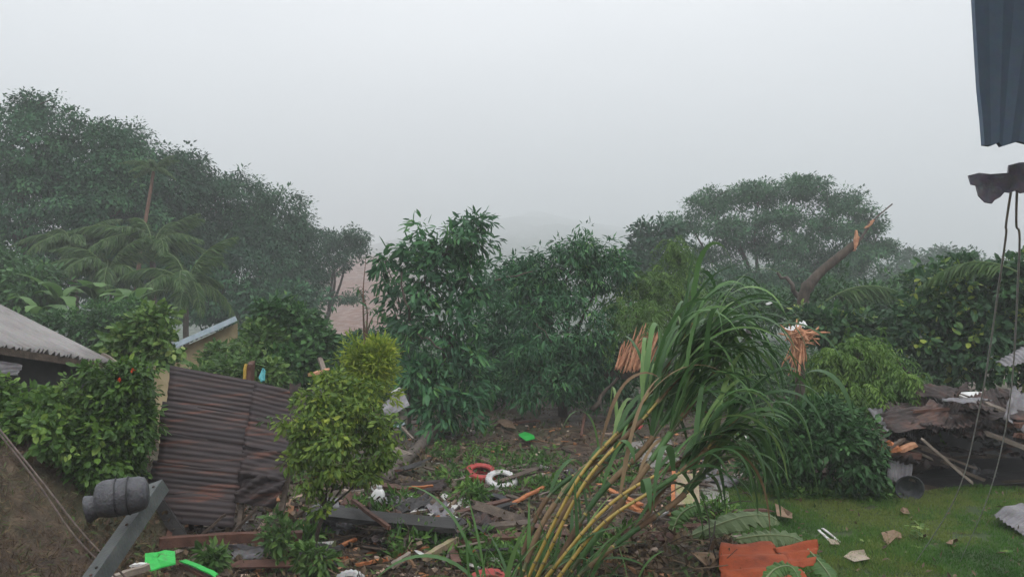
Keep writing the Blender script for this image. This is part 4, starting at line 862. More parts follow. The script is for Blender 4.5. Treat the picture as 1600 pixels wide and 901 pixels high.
# fallen banana leaves, torn tarp, slabs
def fallen_blade(label, ctrl, W, leaf, seed, name='banana_leaf', fold=.12):
    g = np.random.default_rng(seed); n = 34; pts = spline(ctrl, n); T = nrm(np.gradient(pts, axis=0)); s = np.linspace(0, 1, n)
    side = nrm(np.cross(T, [0, -.35, 1.0])); N = np.cross(side, T); ww = W * np.sin(np.pi * np.clip(.05 + .93 * s, 0, 1)) ** .6
    edge = 1 - .45 * (g.random(n) < .3) * g.random(n) - .12 * g.random(n); rip = .05 * np.sin(np.arange(n) * 1.9) + .03 * g.normal(0, 1, n)
    cols = [pts + side * (ww * .5 * f * (edge if abs(f) == 1 else 1))[:, None] + N * (-fold * ww * (abs(f) ** 1.4) + rip * ww * abs(f))[:, None] for f in (-1, -.6, -.25, 0, .25, .6, 1)]
    V = np.stack(cols, 1).reshape(-1, 3); i = (np.arange(n - 1)[:, None] * 7 + np.arange(6)[None]).ravel()
    o = mesh(name, V, np.stack([i, i + 1, i + 8, i + 7], -1), M[leaf], smooth=False, tint=np.repeat(np.clip(g.uniform(.35, .6) + .16 * g.normal(0, 1, n - 1), 0, 1), 6)); o.modifiers.new('thickness', 'SOLIDIFY').thickness = .003
    ORG[o.name] = np.array(o.location); V, F = tube(pts + N * .004, np.linspace(.011, .003, n), 6); mesh('midrib', V, F, M['midrib'], o, True)
    setp(o, label, 'leaf', 'broken banana leaves beside the cane'); return o
fallen_blade('wilted pale banana leaf arched over the mound behind the orange roofing sheet', [at(1078, 838, 8.2), at(1125, 818, 8.3), at(1165, 806, 8.4), at(1200, 806, 8.5), at(1218, 816, 8.5)], .34, 'wilt', 1)
fallen_blade('wilted banana leaf lying flat just above the orange roofing sheet', [at(1150, 842, 8.1), at(1190, 836, 8.1), at(1235, 838, 8.1), at(1262, 852, 8.0)], .3, 'wilt', 2)
fallen_blade('fresh green banana leaf standing below the mossy board', [at(1050, 832, 8.8), at(1062, 805, 8.9), at(1085, 790, 8.9), at(1100, 792, 8.9)], .26, 'banana', 3)
fallen_blade('green leaf curling over the edge of the orange roofing sheet', [at(1262, 858, 7.8), at(1282, 880, 7.6), at(1300, 905, 7.3), at(1306, 925, 7.1)], .22, 'banana', 4)
fallen_blade('small green leaf lying across the front of the orange roofing sheet', [at(1195, 905, 6.9), at(1212, 888, 7.0), at(1235, 885, 7.0), at(1250, 905, 6.9)], .2, 'banana', 5)
def drape(name, label, cat, c, mat, seed, amp=.04, n=22, th=.004, folds=3.0):
    a = np.linspace(0, 1, n + 1); A, B = np.meshgrid(a, a); P = bil(c, A + .04 * (vnoise(A * 5, B * 5, seed) - .5), B + .05 * (vnoise(A * 6, B * 6, seed + 2) - .5))
    nn = nrm(np.cross(np.asarray(c[1]) - c[0], np.asarray(c[3]) - c[0])); nn = nn if nn[2] > 0 else -nn
    f = np.abs(((A * 1.1 + B * folds + .5 * vnoise(A * 2, B * 2, seed + 4)) % 1) - .5) * 2
    P = P + nn * (amp * (f ** 2 - .3) + amp * .7 * (vnoise(A * 7, B * 7, seed + 3) - .5))[..., None]
    m = n + 1; i = (np.arange(n)[:, None] * m + np.arange(n)[None]).ravel()
    o = mesh(name, P.reshape(-1, 3), np.stack([i, i + 1, i + m + 1, i + m], -1), M[mat], smooth=True); o.modifiers.new('thickness', 'SOLIDIFY').thickness = th
    return setp(o, label, cat)
o = sheet('roofing_sheet', (at(1125, 846, 8.0), at(1194, 842, 8.1), at(1296, 930, 6.8), at(1126, 930, 6.8)), 4, .034, 'tarp', None, 14, 71, .02, jag=.05); setp(o, 'larger ridged orange-red roofing sheet below the wilted banana leaves', 'roofing sheet')
o = sheet('roofing_sheet', (at(1203, 852, 7.9), at(1279, 841, 8.0), at(1274, 878, 7.6), at(1236, 884, 7.5)), 3, .026, 'tarp', None, 12, 72, .02, jag=.05); setp(o, 'smaller darker piece of orange-red roofing sheet at the lawn edge', 'roofing sheet')
def slab(label, poly, th, mat, seed, name='concrete_slab', cat='slab', warp=.004):
    o = flat(name, [G(px, py, .05) for px, py in poly], th, mat, None, warp, seed); return setp(o, label, cat)
slab('broken grey concrete slab beside the mossy board', [(1098, 722), (1128, 730), (1132, 770), (1112, 800), (1094, 790)], .1, 'concrete', 1)
slab('brownish concrete slab behind the cane stalks', [(985, 695), (1045, 685), (1062, 722), (1020, 735), (975, 722)], .1, 'concrete', 2)
slab('narrow kerb-like concrete piece on the right of the broken path', [(1122, 770), (1138, 772), (1142, 806), (1124, 806)], .12, 'concrete', 3)
mb = thing('mossy_board', 'mossy pale board with an orange edge propped beside the concrete slab', 'board', G(1070, 795))
o = flat('board', [at(1056, 738, 10.8), at(1090, 740, 11.0), at(1094, 785, 10.2), at(1055, 788, 10.1)], .03, 'mossboard', mb)
plank('edge', '', '', at(1053, 736, 10.75), at(1052, 790, 10.05), .05, .04, 'orangewood', mb)

# ------------------------------------------------------------------ torn trunks and splintered wood
def splinters(name, label, base, n, fan, seed, mat='splinter', wd=(.02, .06)):
    g = np.random.default_rng(seed); t = thing(name, label, 'broken trunk', base)
    for q in range(n):
        a, b = fan(g, q); V, F = plank_geo(a, b, g.uniform(*wd), g.uniform(.012, .03), seed * 100 + q, 1.2, g.uniform(-1, 1))
        c = np.mean(V[30:36], 0); V[30:36] = c + (V[30:36] - c) * .35     # torn to a point
        mesh('splinter', V, F, M[mat], t)
    return t
def fanA(g, q):
    f = g.random(); a = at(960 + 52 * f + g.normal(0, 2), 576 + g.normal(0, 3), 16.9 + g.normal(0, .1)); hgt = g.uniform(35, 68) if f > .3 else g.uniform(25, 50); b = a + (at(985, 510, 17.1) - at(960, 576, 16.9)) * hgt / 66 + g.normal(0, .05, 3); return a, b
tA = splinters('torn_trunk', 'torn red heartwood of a snapped trunk beside the dense dark tree', at(985, 585, 17.7), 58, fanA, 31, wd=(.016, .05))
V, F = plank_geo(at(945, 585, 17.9), at(1075, 572, 17.9), .35, .25, 5); mesh('stump', V, F, M['bark'], tA)
V, F = tube(bend(at(985, 578, 17.9), at(1000, 530, 18.2), 6), np.linspace(.24, .12, 6), 10); mesh('core', V, F, M['splinter'], tA)
plank('broken_stick', 'pale snapped stick standing beside the torn red heartwood', 'stick', at(1018, 540, 17.4), at(1038, 574, 17.3), .06, .05, 'palewood')
plank('broken_plank', 'orange plank lying flat at the foot of the torn red heartwood', 'plank', at(995, 570, 17.5), at(1036, 556, 17.6), .1, .06, 'orangewood')
def fanB(g, q):
    if q % 3: a = at(1226 + 40 * g.random(), 524 + g.normal(0, 6), 13.2 + g.normal(0, .1)); return a, a + nrm(np.array([g.normal(.3, .6), g.normal(0, .4), g.normal(.05, .2)])) * g.uniform(.2, .42)
    a = at(1248 + g.normal(0, 7), 520 + g.normal(0, 4), 13.2 + g.normal(0, .1)); return a, at(1240 + g.normal(0, 11), 560 + 28 * g.random(), 13.1 + g.normal(0, .1))
splinters('splintered_branch', 'hanging bunch of orange splinters below the white sheet scrap', at(1246, 590, 13.2), 64, fanB, 32, wd=(.01, .028))
V, F = tube(bend(at(1258, 760, 13.4), at(1250, 518, 13.4), 6, 0, .02), np.linspace(.1, .08, 6), 8); setp(mesh('broken_post', V, F, M['bark'], smooth=True), 'dark snapped post behind the hanging orange splinters', 'post')
# leaning snapped trunk in front of the rain tree
lt = thing('snapped_trunk', 'dark leaning trunk snapped off with torn orange wood at its tip', 'broken trunk', gb(1238, 0, 22))
pth = spline([gb(1238, 0, 22) - [0, 0, .2], at(1252, 480, 22), at(1272, 436, 22), at(1310, 402, 22), at(1340, 378, 22)], 24)
V, F = tube(pth, np.linspace(.19, .1, 24) * (1 + .08 * np.random.default_rng(3).normal(0, 1, 24)), 10); ltr = mesh('trunk', V, F, M['bark'], lt, True)
for q, (a, b, w_) in enumerate((((1335, 388), (1338, 364), .11), ((1337, 384), (1341, 370), .09), ((1340, 380), (1354, 358), .06), ((1342, 378), (1358, 352), .08), ((1354, 356), (1364, 344), .11), ((1362, 346), (1394, 319), .05), ((1352, 362), (1358, 346), .07))):
    V, F = plank_geo(at(*a, 21.9), at(*b, 21.9), w_, w_ * .6, 50 + q, .8); mesh('torn_end', V, F, M['splinter' if q in (0, 1, 4) else 'barkgrey'], ltr)
V, F = tube(bend(at(1262, 475, 22), at(1215, 425, 22.2), 8, 0, .06), np.linspace(.09, .04, 8), 7); mesh('branch', V, F, M['barkgrey'], ltr, True)
# a snapped frond and bare branches
for q, (a, b, r, lab) in enumerate((((1035, 425, 20), (1002, 470, 20), .03, 'dark bare twig above the fallen feathery branch'), ((1440, 600, 13.9), (1400, 560, 14), .03, 'bent twig in the drooping light shrub'), ((640, 500, 16.4), (628, 425, 16.6), .035, 'bare forked-off branch beside the tall open tree'), ((770, 440, 16.8), (832, 424, 17.4), .03, 'brown bare branch reaching from the open tree towards the dense tree'), ((862, 535, 17.2), (838, 505, 17.1), .022, 'pale snapped twig in the face of the dense dark tree'), ((690, 545, 15.7), (652, 520, 15.8), .022, 'pale snapped twig in the face of the open tree'), ((925, 640, 17.0), (965, 590, 17.2), .06, 'leaning brown stem at the foot of the dense dark tree'))):
    V, F = tube(bend(at(*a), at(*b), 6, .0, .03), np.linspace(r, r * .5, 6), 6); setp(mesh('bare_twig', V, F, M['bark'], smooth=True), lab, 'twig')
V, F = tube(spline([G(596, 762, .1), (G(596, 762, .12) + G(705, 668, .25)) / 2, G(708, 662, .5)], 14), np.linspace(.12, .09, 14), 10)
setp(mesh('fallen_log', V, F, M['barkgrey'], smooth=True), 'pale fallen log slanting from the white jug to the open tree', 'log')
# leaning palm frond on the far right and behind the cane
for q, (px, py, Y, rz, sc, lab) in enumerate(((1290, 470, 22, .1, .75, 'long grey-green frond arching right of the leaning snapped trunk'), (1590, 425, 15, 2.6, .5, 'thin frond arching over the dark bush under the cables'))):
    o = bpy.data.objects.new('palm_frond', FR[q]); S.collection.objects.link(o); o.location = at(px, py, Y); o.rotation_euler = (0, -.2, rz); o.scale = (sc,) * 3; setp(o, lab, 'frond')

# ------------------------------------------------------------------ collapsed shed on the right
SG = 'rusted roof sheets of the collapsed shed'
def rsheet(label, c, nw, mat='rust2', **k):
    nm = k.pop('name', 'roof_sheet'); o = sheet(nm, [at(*q) for q in c], nw, k.pop('amp', .012), mat, None, **k); return setp(o, label, 'roof sheet', SG)
rsheet('dark rusted roof sheet of the collapsed shed over the torn orange timbers', [(1352, 634, 14.0), (1440, 626, 14.4), (1440, 690, 12.2), (1376, 674, 12.2)], 16, seed=1, warp=.03, along='v', jag=.05, crumple=.12, amp=.02)
rsheet('middle dark rusted roof sheet of the collapsed shed', [(1430, 616, 14.6), (1524, 612, 14.8), (1506, 672, 12.2), (1430, 680, 12.35)], 17, seed=2, warp=.03, along='v', jag=.06, crumple=.1, amp=.02)
rsheet('dark rusted roof sheet at the far end of the collapsed shed', [(1515, 618, 14.9), (1680, 620, 14.6), (1680, 690, 12.2), (1540, 668, 12.6)], 24, seed=3, warp=.03, along='v', jag=.05, crumple=.1, amp=.02)
rsheet('grey ribbed sheet under the drooping shrub, on the near end of the collapsed shed', [(1356, 636, 12.9), (1420, 650, 13.0), (1424, 666, 12.5), (1386, 674, 12.2)], 8, 'zinc', seed=4, warp=.05, along='v')
rsheet('buckled reddish sheet forming the low half of a valley on the shed roof', [(1420, 648, 12.7), (1496, 652, 12.6), (1486, 672, 11.95), (1440, 662, 12.1)], 9, seed=5, warp=.03, along='v')
rsheet('raised pinkish-grey sheet with a scalloped edge below the cables', [(1484, 664, 12.3), (1530, 624, 12.9), (1556, 648, 12.2), (1488, 672, 11.9)], 8, 'rust2', seed=12, warp=.03, along='v', amp=.022)
rsheet('upturned dark sheet standing on the heap under the cables', [(1508, 622, 13.2), (1560, 604, 13.5), (1574, 640, 12.9), (1520, 654, 12.6)], 8, seed=14, warp=.02, along='v', amp=.02, jag=.06)
rsheet('upturned dark sheet standing on the heap near the drooping shrub', [(1424, 618, 13.4), (1462, 600, 13.6), (1486, 634, 13.0), (1440, 650, 12.8)], 7, seed=15, warp=.02, along='v', amp=.02, jag=.06)
rsheet('pale bright metal flashing at the top of the collapsed shed', [(1496, 612, 14), (1552, 612, 14), (1554, 622, 13.8), (1505, 622, 13.8)], 4, 'whiteplastic', seed=6, warp=.01, amp=.008)
rsheet('upright striped zinc sheet hanging above the black basin', [(1389, 718, 12.0), (1427, 715, 12.05), (1424, 757, 11.9), (1384, 752, 11.9)], 6, 'zinc', seed=7, warp=.02, along='v', jag=.06)
rsheet('wavy grey sheet lying at the edge of the lawn', [(1553, 800, 10.4), (1592, 786, 11.0), (1660, 808, 10.6), (1600, 832, 9.8)], 8, 'zinc', seed=8, warp=.05, jag=.04)
rsheet('tilted grey sheet jutting from the dark bush', [(1556, 566, 13), (1610, 535, 13.4), (1640, 560, 12.6), (1570, 570, 12.6)], 9, 'zinc', seed=9, warp=.03, along='v')
rsheet('stacked dark brown sheet above the torn orange timbers', [(1385, 672, 12.7), (1450, 668, 13), (1446, 692, 12.4), (1395, 694, 12.2)], 9, seed=10, warp=.05, along='v')
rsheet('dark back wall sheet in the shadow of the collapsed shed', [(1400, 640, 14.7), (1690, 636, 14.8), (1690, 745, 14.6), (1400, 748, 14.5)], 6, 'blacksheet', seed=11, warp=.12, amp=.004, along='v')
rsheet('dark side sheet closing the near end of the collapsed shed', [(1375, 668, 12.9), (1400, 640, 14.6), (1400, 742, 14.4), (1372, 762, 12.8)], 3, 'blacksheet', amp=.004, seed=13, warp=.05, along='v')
SP = [('grey roof rafter sloping down along the left of the collapsed shed', (1330, 648, 12.8), (1392, 700, 12.0), .14, .07, 'oldwood'), ('dark rafter crossing the top of the collapsed shed', (1430, 600, 14), (1520, 625, 13.6), .1, .1, 'oldwood'),
      ('pale grey plank sloping down to the red bricks', (1540, 630, 13), (1592, 652, 12.6), .16, .05, 'palewood'), ('grey plank slanting out of the shed towards the lawn sheet', (1540, 676, 12.4), (1605, 700, 12.0), .1, .06, 'palewood'),
      ('dark brown beam under the torn orange timbers', (1385, 706, 12.0), (1436, 712, 12.1), .1, .1, 'redwood'), ('bright orange timber broken off below the rafter end', (1372, 700, 11.9), (1392, 692, 11.8), .16, .08, 'orangewood'),
      ('orange timber stub beside the bright broken timber', (1388, 704, 11.8), (1404, 700, 11.8), .1, .06, 'orangewood'), ('brownish-orange split timber lying towards the shed interior', (1402, 704, 11.9), (1428, 694, 12.1), .12, .06, 'splinter'),
      ('weathered plank slanting over the orange timbers', (1388, 700, 11.7), (1412, 686, 12.1), .06, .05, 'oldwood'), ('short pale batten sticking out above the black basin', (1422, 748, 11.8), (1436, 752, 11.8), .05, .04, 'palewood'),
      ('long brown board on the ground behind the lawn', (1490, 792, 11.6), (1580, 795, 11.8), .14, .04, 'redwood'),
      ('thin pale batten along the front of the buckled sheet', (1432, 646, 12.8), (1478, 652, 12.5), .05, .03, 'palewood'), ('white-edged board below the bright flashing', (1500, 618, 13.6), (1534, 632, 13.2), .07, .04, 'white')]
for lab, a, b, w_, t_2, m_2 in SP: plank('shed_timber', lab, 'timber', at(*a), at(*b), w_, t_2, m_2, group='timbers of the collapsed shed')
g = np.random.default_rng(321)
for q in range(30):
    c = at(g.uniform(1395, 1620), g.uniform(606, 690) if q < 22 else g.uniform(690, 745), g.uniform(12.2, 13.6)); c[2] = max(c[2], gz(c[0], c[1]) + .12)
    an = g.uniform(0, 3.14); a1 = np.array([math.cos(an), math.sin(an), g.normal(0, .3)]); a2 = nrm(np.cross(a1, [g.normal(0, .35), g.normal(-.3, .35), 1.0])); lw, lh = g.uniform(.2, .5), g.uniform(.15, .32)
    o = sheet('roof_sheet', (c - a1 * lw - a2 * lh, c + a1 * lw - a2 * lh, c + a1 * lw + a2 * lh, c - a1 * lw + a2 * lh), int(lh * 26), .011, 'rust2' if q % 7 else 'zinc', None, 8, 900 + q, .03, jag=.08, crumple=g.uniform(.05, .22)); setp(o, 'small crumpled rusty sheet in the heap of the collapsed shed', 'roof sheet', 'crumpled sheets heaped on the collapsed shed')
for q in range(16):
    c = at(g.uniform(1380, 1600), g.uniform(640, 740), g.uniform(12.0, 13.4)); c[2] = max(c[2], gz(c[0], c[1]) + .1); an = g.uniform(-.6, .9); L = g.uniform(.4, 1.1); dd = np.array([math.cos(an), math.sin(an) * .6, g.normal(0, .3)]) * L / 2
    plank('shed_timber', 'dark broken batten tangled in the collapsed shed', 'timber', c - dd, c + dd, g.uniform(.04, .09), g.uniform(.03, .06), ['oldwood', 'oldwood', 'redwood', 'palewood'][q % 4], group='battens tangled in the collapsed shed', seed=950 + q)
plank('shed_timber', 'reddish board end at the frame edge of the collapsed shed, upper one', 'timber', at(1582, 664, 12.1), at(1640, 654, 12.4), .16, .07, 'redwood', group='timbers of the collapsed shed')
plank('shed_timber', 'reddish board end at the frame edge of the collapsed shed, lower one', 'timber', at(1590, 680, 12.0), at(1640, 674, 12.3), .14, .07, 'redwood', group='timbers of the collapsed shed')
drape('shed_shade_sheet', 'added black sheet standing in for the shade under the collapsed shed', 'shade sheet', (at(1400, 735, 14.3) * [1, 1, 0] + [0, 0, .03], at(1690, 735, 14.3) * [1, 1, 0] + [0, 0, .03], at(1690, 760, 12.35) * [1, 1, 0] + [0, 0, .04], at(1425, 760, 12.35) * [1, 1, 0] + [0, 0, .04]), 'blacksheet', 9, .06, folds=2.2)  # black sheet added on the shed floor where only shade lies
# black basin tipped on its side
bc = at(1421, 776, 11.7); bc[2] = gz(bc[0], 11.7) + .19
prof = [(.0, .16), (.09, .16), (.125, .15), (.165, .08), (.19, .01), (.205, .0), (.207, -.006), (.198, -.008), (.182, .005), (.158, .075), (.12, .138), (.085, .148), (.0, .148)]
V, F = lathe(prof, 32, bc, (.25, .95, .12)); ob = mesh('basin', V, F, M['enamel'], smooth=True); setp(ob, 'round black basin tipped on its side at the back of the lawn', 'basin')

# ------------------------------------------------------------------ things on the lawn
def sheetlet(name, label, cat, poly, mat, seed, th=.006, up=.075, warp=.02): 
    o = flat(name, [G(px, py, up) for px, py in poly], th, mat, None, warp, seed); return setp(o, label, cat)
sheetlet('cardboard_scrap', 'crumpled brown cardboard scrap in the middle of the lawn', 'cardboard', [(1377, 842), (1396, 837), (1408, 842), (1409, 850), (1400, 849), (1388, 858), (1382, 853)], 'card', 1)
sheetlet('paper_scrap', 'flat soiled paper scrap at the front of the lawn', 'paper', [(1318, 878), (1330, 872), (1350, 868), (1356, 880), (1360, 885), (1335, 886)], 'paper', 2)
sheetlet('cardboard_scrap', 'small brown scrap at the back of the lawn near the basin', 'cardboard', [(1406, 804), (1418, 801), (1422, 806), (1412, 809)], 'card', 3)
sheetlet('cardboard_scrap', 'tiny brown scrap near the broad-leaved weed on the lawn', 'cardboard', [(1478, 852), (1490, 851), (1488, 857), (1480, 858)], 'card', 4)
sheetlet('paper_scrap', 'pale torn scrap below the two white strips', 'paper', [(1292, 852), (1308, 853), (1312, 858), (1298, 857)], 'paper', 5)
sheetlet('paper_scrap', 'pinkish torn carton standing beside the wilted banana leaf', 'carton', [(1211, 802), (1222, 806), (1238, 818), (1238, 824), (1214, 820)], 'card', 6, up=.12)
plank('white_strip', 'thin white strip on the lawn, nearer the orange roofing sheet', 'strip', G(1279, 832, .04), G(1296, 849, .04), .035, .012, 'white', group='white strips on the lawn')
plank('white_strip', 'thin white strip on the lawn, further from the orange roofing sheet', 'strip', G(1284, 829, .04), G(1313, 851, .04), .03, .012, 'white', group='white strips on the lawn')
for q, (px, py, lab, nl) in enumerate(((1437, 845, 'pale broad-leaved weed standing on the lawn', 26), (1352, 850, 'small flat leaf cluster on the lawn beside the cardboard', 6), (1432, 858, 'low yellowish leaf cluster below the broad-leaved weed', 8), (1576, 868, 'dark tuft of grass at the lawn edge', 16))):
    g = np.random.default_rng(600 + q); b = G(px, py); t = thing('lawn_weed', lab, 'weed', b); hgt = .22 if q == 0 else .04
    P = b + np.stack([g.normal(0, .05, nl), g.normal(0, .04, nl), hgt * g.random(nl) + .01], -1); D = nrm(np.stack([g.normal(0, 1, nl), g.normal(-.2, .7, nl), g.uniform(-.2, .5, nl)], -1))
    V, F, m_ = leafgeo(P, D, nrm(np.array([0, -.3, 1]) + .3 * g.normal(0, 1, (nl, 3))), .075, .05, 'oval'); mesh('leaves', V, F, M['pale' if q < 3 else 'grass'], t, tint=np.repeat(.5 + .5 * g.random(nl), m_))
    V, F = tube(bend(b - [0, 0, .02], b + [0, 0, hgt], 4), .004, 5, False); mesh('stem', V, F, M['pale'], t, tint=np.full(len(F), .4))

# ------------------------------------------------------------------ tyres, jug and other debris
def tyre(label, px, py, axis, mat, R_=.29, up=.08, seed=0):
    prof = [(R_ * .56, -.05), (R_ * .60, -.075), (R_ * .8, -.085), (R_ * .95, -.075), (R_, -.05), (R_ * 1.01, 0), (R_, .05), (R_ * .95, .075), (R_ * .8, .085), (R_ * .60, .075), (R_ * .56, .05), (R_ * .62, .045), (R_ * .9, .05), (R_ * .93, 0), (R_ * .9, -.05), (R_ * .62, -.045), (R_ * .56, -.05)]
    V, F = lathe(prof, 48, G(px, py, up), axis, ripple=lambda a, r: np.where((r >= 3) & (r <= 7), .006 * np.sign(np.sin(a * 24 + r * .8)), 0))
    return setp(mesh('tyre', V, F, M[mat], smooth=False), label, 'tyre', 'old tyres in the debris')
tyre('red-painted tyre beside the white-painted one', 752, 752, (.1, -.25, 1), 'redpaint', R_=.27, seed=1, up=.12)
tyre('white-painted tyre leaning against the red one', 783, 763, (.05, -.35, 1), 'whitepaint', R_=.26, seed=2, up=.11)
tyre('unpainted black tyre in front of the painted tyres', 765, 800, (-.1, -.2, 1), 'rubber', seed=3)
tyre('white-painted tyre half hidden at the bottom edge', 546, 918, (.0, -.75, .7), 'whitepaint', R_=.2, seed=4, up=-.02)
tyre('red-painted tyre showing only its top at the bottom edge', 768, 925, (.1, -.4, 1), 'redpaint', seed=5, up=.0)
jb = G(587, 796); jg = thing('plastic_jug', 'white plastic jug standing in the debris', 'jug', jb); g = np.random.default_rng(9)
def rbox(c, hx, hy, z0, z1, tx=1, ty=1, n=20):
    a = np.linspace(0, 2 * np.pi, n, endpoint=False); sq = lambda t: np.sign(t) * np.abs(t) ** .45
    lv = [(z0, .9), (z0 + .015, 1), (z0 + (z1 - z0) * .7, 1), (z0 + (z1 - z0) * .9, (1 + tx) / 2), (z1, tx)]; V = np.vstack([np.stack([c[0] + hx * k * sq(np.cos(a)), c[1] + hy * k * sq(np.sin(a)), np.full(n, c[2] + z)], -1) for z, k in lv])
    F = [[r * n + k, r * n + (k + 1) % n, r * n + n + (k + 1) % n, r * n + n + k] for r in range(len(lv) - 1) for k in range(n)] + [list(range(n))[::-1], [(len(lv) - 1) * n + k for k in range(n)]]; return V, F
V, F = rbox(jb, .1, .075, 0, .30, .45); V[:, 0] += .15 * (V[:, 2] - jb[2]); jbody = mesh('body', V, F, M['whiteplastic'], jg, True)
V, F = lathe([(0, .0), (.03, 0), (.034, .005), (.034, .04), (.028, .046), (0, .046)], 16, jb + [.06, 0, .30]); mesh('cap', V, F, M['whitepaint'], jg, True)
V, F = tube(spline([jb + [-.03, 0, .27], jb + [-.06, 0, .33], jb + [0, 0, .36], jb + [.035, 0, .31]], 12), .012, 8); mesh('handle', V, F, M['whiteplastic'], jbody, True)
# bright plastic and boards
o = flat('plastic_board', [at(228, 868, 7.0), at(246, 862, 7.1), at(258, 858, 7.1), at(273, 860, 7.1), at(274, 878, 6.9), at(252, 883, 6.9), at(236, 889, 6.8), at(216, 888, 6.8), at(226, 880, 6.9)], .012, 'greenplastic', None, .008, 3); setp(o, 'bright green plastic panel lying below the rusted roof panel', 'plastic panel')
plank('plastic_strip', 'bright green plastic strip lying on a dark board', 'plastic strip', at(288, 875, 7.2), at(340, 898, 7.0), .06, .012, 'greenplastic')
plank('dark_board', 'dark board under the bright green strip', 'board', at(284, 878, 7.25), at(338, 905, 7.02), .1, .03, 'redwood')
sheetlet('plastic_scrap', 'small bright green plastic scrap in front of the dense dark tree', 'plastic scrap', [(810, 686), (820, 683), (834, 686), (836, 694), (822, 698), (812, 692)], 'greenplastic', 4, .006, .12)
plank('white_strip', 'white strip beside the bright green panel', 'strip', at(205, 882, 6.9), at(228, 881, 6.9), .05, .02, 'white')
plank('pale_pole', 'pale pole end at the bottom edge near the steel channel', 'pole', at(170, 905, 6.4), at(232, 884, 6.7), .05, .05, 'palewood')
DB = [('long thin white batten lying across the debris', (632, 783), (716, 823), .055, .03, 'white', .1), ('black roofing board lying along the front of the debris', (486, 838), (724, 864), .42, .06, 'blacksheet', .32), ('brown pole leaning over the black roofing board', (552, 832), (608, 882), .045, .045, 'redwood', .42),
      ('bright orange timber under the black roofing board, beside the half-hidden tyre', (556, 894), (606, 884), .05, .03, 'orangewood', .08), ('second bright orange timber under the black board, further along', (622, 880), (668, 868), .05, .03, 'orangewood', .1), ('short orange timber near the foot of the yellow-green small tree', (532, 868), (556, 856), .05, .03, 'orangewood', .12),
      ('mossy green pole at the bottom edge', (664, 901), (714, 868), .07, .07, 'mossboard', .2), ('grey snapped branch at the bottom edge', (612, 905), (640, 888), .06, .05, 'palewood', .15), ('orange split plank beside the cane, its end in two pieces', (788, 808), (850, 774), .07, .03, 'orangewood', .14), ('stub of orange wood next to the split plank', (770, 815), (786, 806), .06, .03, 'orangewood', .12),
      ('orange board crossing behind the lower cane stalks', (936, 772), (1000, 806), .09, .03, 'orangewood', .16), ('orange board stub at the foot of the cane mound', (982, 800), (1000, 812), .1, .05, 'orangewood', .12), ('dark plank lying behind the white batten', (640, 788), (730, 800), .16, .04, 'oldwood', .08), ('wide dark plank in front of the painted tyres', (690, 842), (840, 828), .2, .05, 'oldwood', .1),
      ('brown plank lying in front of the wide dark plank', (700, 862), (820, 852), .18, .05, 'redwood', .12), ('pale brown board leaning near the fallen log', (606, 715), (632, 728), .3, .03, 'palewood', .2), ('dark beam behind the yellow-green small tree', (560, 732), (640, 742), .14, .1, 'oldwood', .15), ('thin pale stick by the fallen log', (626, 692), (646, 714), .04, .04, 'palewood', .35),
      ('dark board behind the jug', (556, 760), (640, 772), .2, .04, 'redwood', .08), ('reddish beam end running to the bottom edge beside the mossy pole', (704, 872), (714, 905), .1, .08, 'redwood', .15), ('grey plank end beside the long dark red timber', (470, 838), (530, 826), .12, .05, 'oldwood', .2), ('pale stick below the long dark red timber', (326, 848), (362, 862), .03, .03, 'palewood', .08),
      ('orange chip of timber below the long dark red timber', (280, 850), (296, 852), .07, .05, 'orangewood', .06), ('thin dark board crossing behind the arching shoot', (706, 760), (760, 752), .06, .04, 'palewood', .1), ('brown plank on the bare soil before the dense dark tree', (770, 668), (840, 662), .16, .05, 'redwood', .08), ('dark pole standing in the weeds behind the cane', (908, 705), (914, 668), .05, .05, 'redwood', .3)]
for lab, a, b, w_, t_2, m_2, up_2 in DB: plank('broken_plank', lab, 'plank', G(*a, up_2), G(*b, up_2), w_, t_2, m_2)
WT = [('white tile fragment behind the white batten, half buried', [(646, 806), (660, 803), (670, 807), (664, 813), (650, 812)]), ('square white tile fragment below the white batten', [(640, 812), (652, 804), (664, 806), (658, 814)]), ('white tile fragment at the edge of the white batten', [(662, 812), (672, 807), (682, 812), (672, 817)]), ('triangular white board fragment near the batten top', [(688, 782), (702, 780), (696, 792)]),
      ('long white board fragment before the black tyre', [(690, 803), (712, 792), (730, 786), (732, 794), (708, 806)]), ('small upright white fragment by the arching shoot', [(724, 808), (732, 798), (735, 802), (727, 811)]), ('white scrap beyond the arching shoot', [(744, 788), (754, 778), (756, 784), (748, 791)]), ('white plastic scrap near the foot of the yellow-green small tree', [(558, 800), (568, 798), (566, 806), (560, 806)])]
for q, (lab, poly) in enumerate(WT): sheetlet('white_fragment', lab, 'fragment', poly, 'white', 20 + q, .015, .1, .004)['group'] = 'white fragments in the debris'
sheetlet('brown_scrap', 'curled pale brown scrap on the soil before the dense dark tree', 'scrap', [(776, 664), (790, 662), (800, 668), (806, 676), (788, 674)], 'card', 40, .008, .12)
sheetlet('brown_scrap', 'crumpled pale scrap near the foot of the yellow-green small tree', 'scrap', [(548, 828), (566, 822), (582, 828), (576, 836), (556, 838)], 'paper', 41, .008, .16)
sheetlet('brown_scrap', 'wrinkled brown scrap beside the arching shoot', 'scrap', [(690, 846), (716, 838), (728, 850), (704, 858)], 'card', 42, .008, .14)
sheetlet('brown_scrap', 'dry brown leaf sheath on the dark mound under the cane', 'scrap', [(1078, 874), (1110, 872), (1136, 880), (1120, 892), (1106, 898)], 'card', 43, .008, .06)
sheetlet('grey_sheet', 'small crumpled grey sheet at the foot of the yellow-green small tree', 'sheet', [(486, 826), (510, 808), (528, 812), (532, 838), (524, 840), (520, 828)], 'zinc', 44, .004, .3)
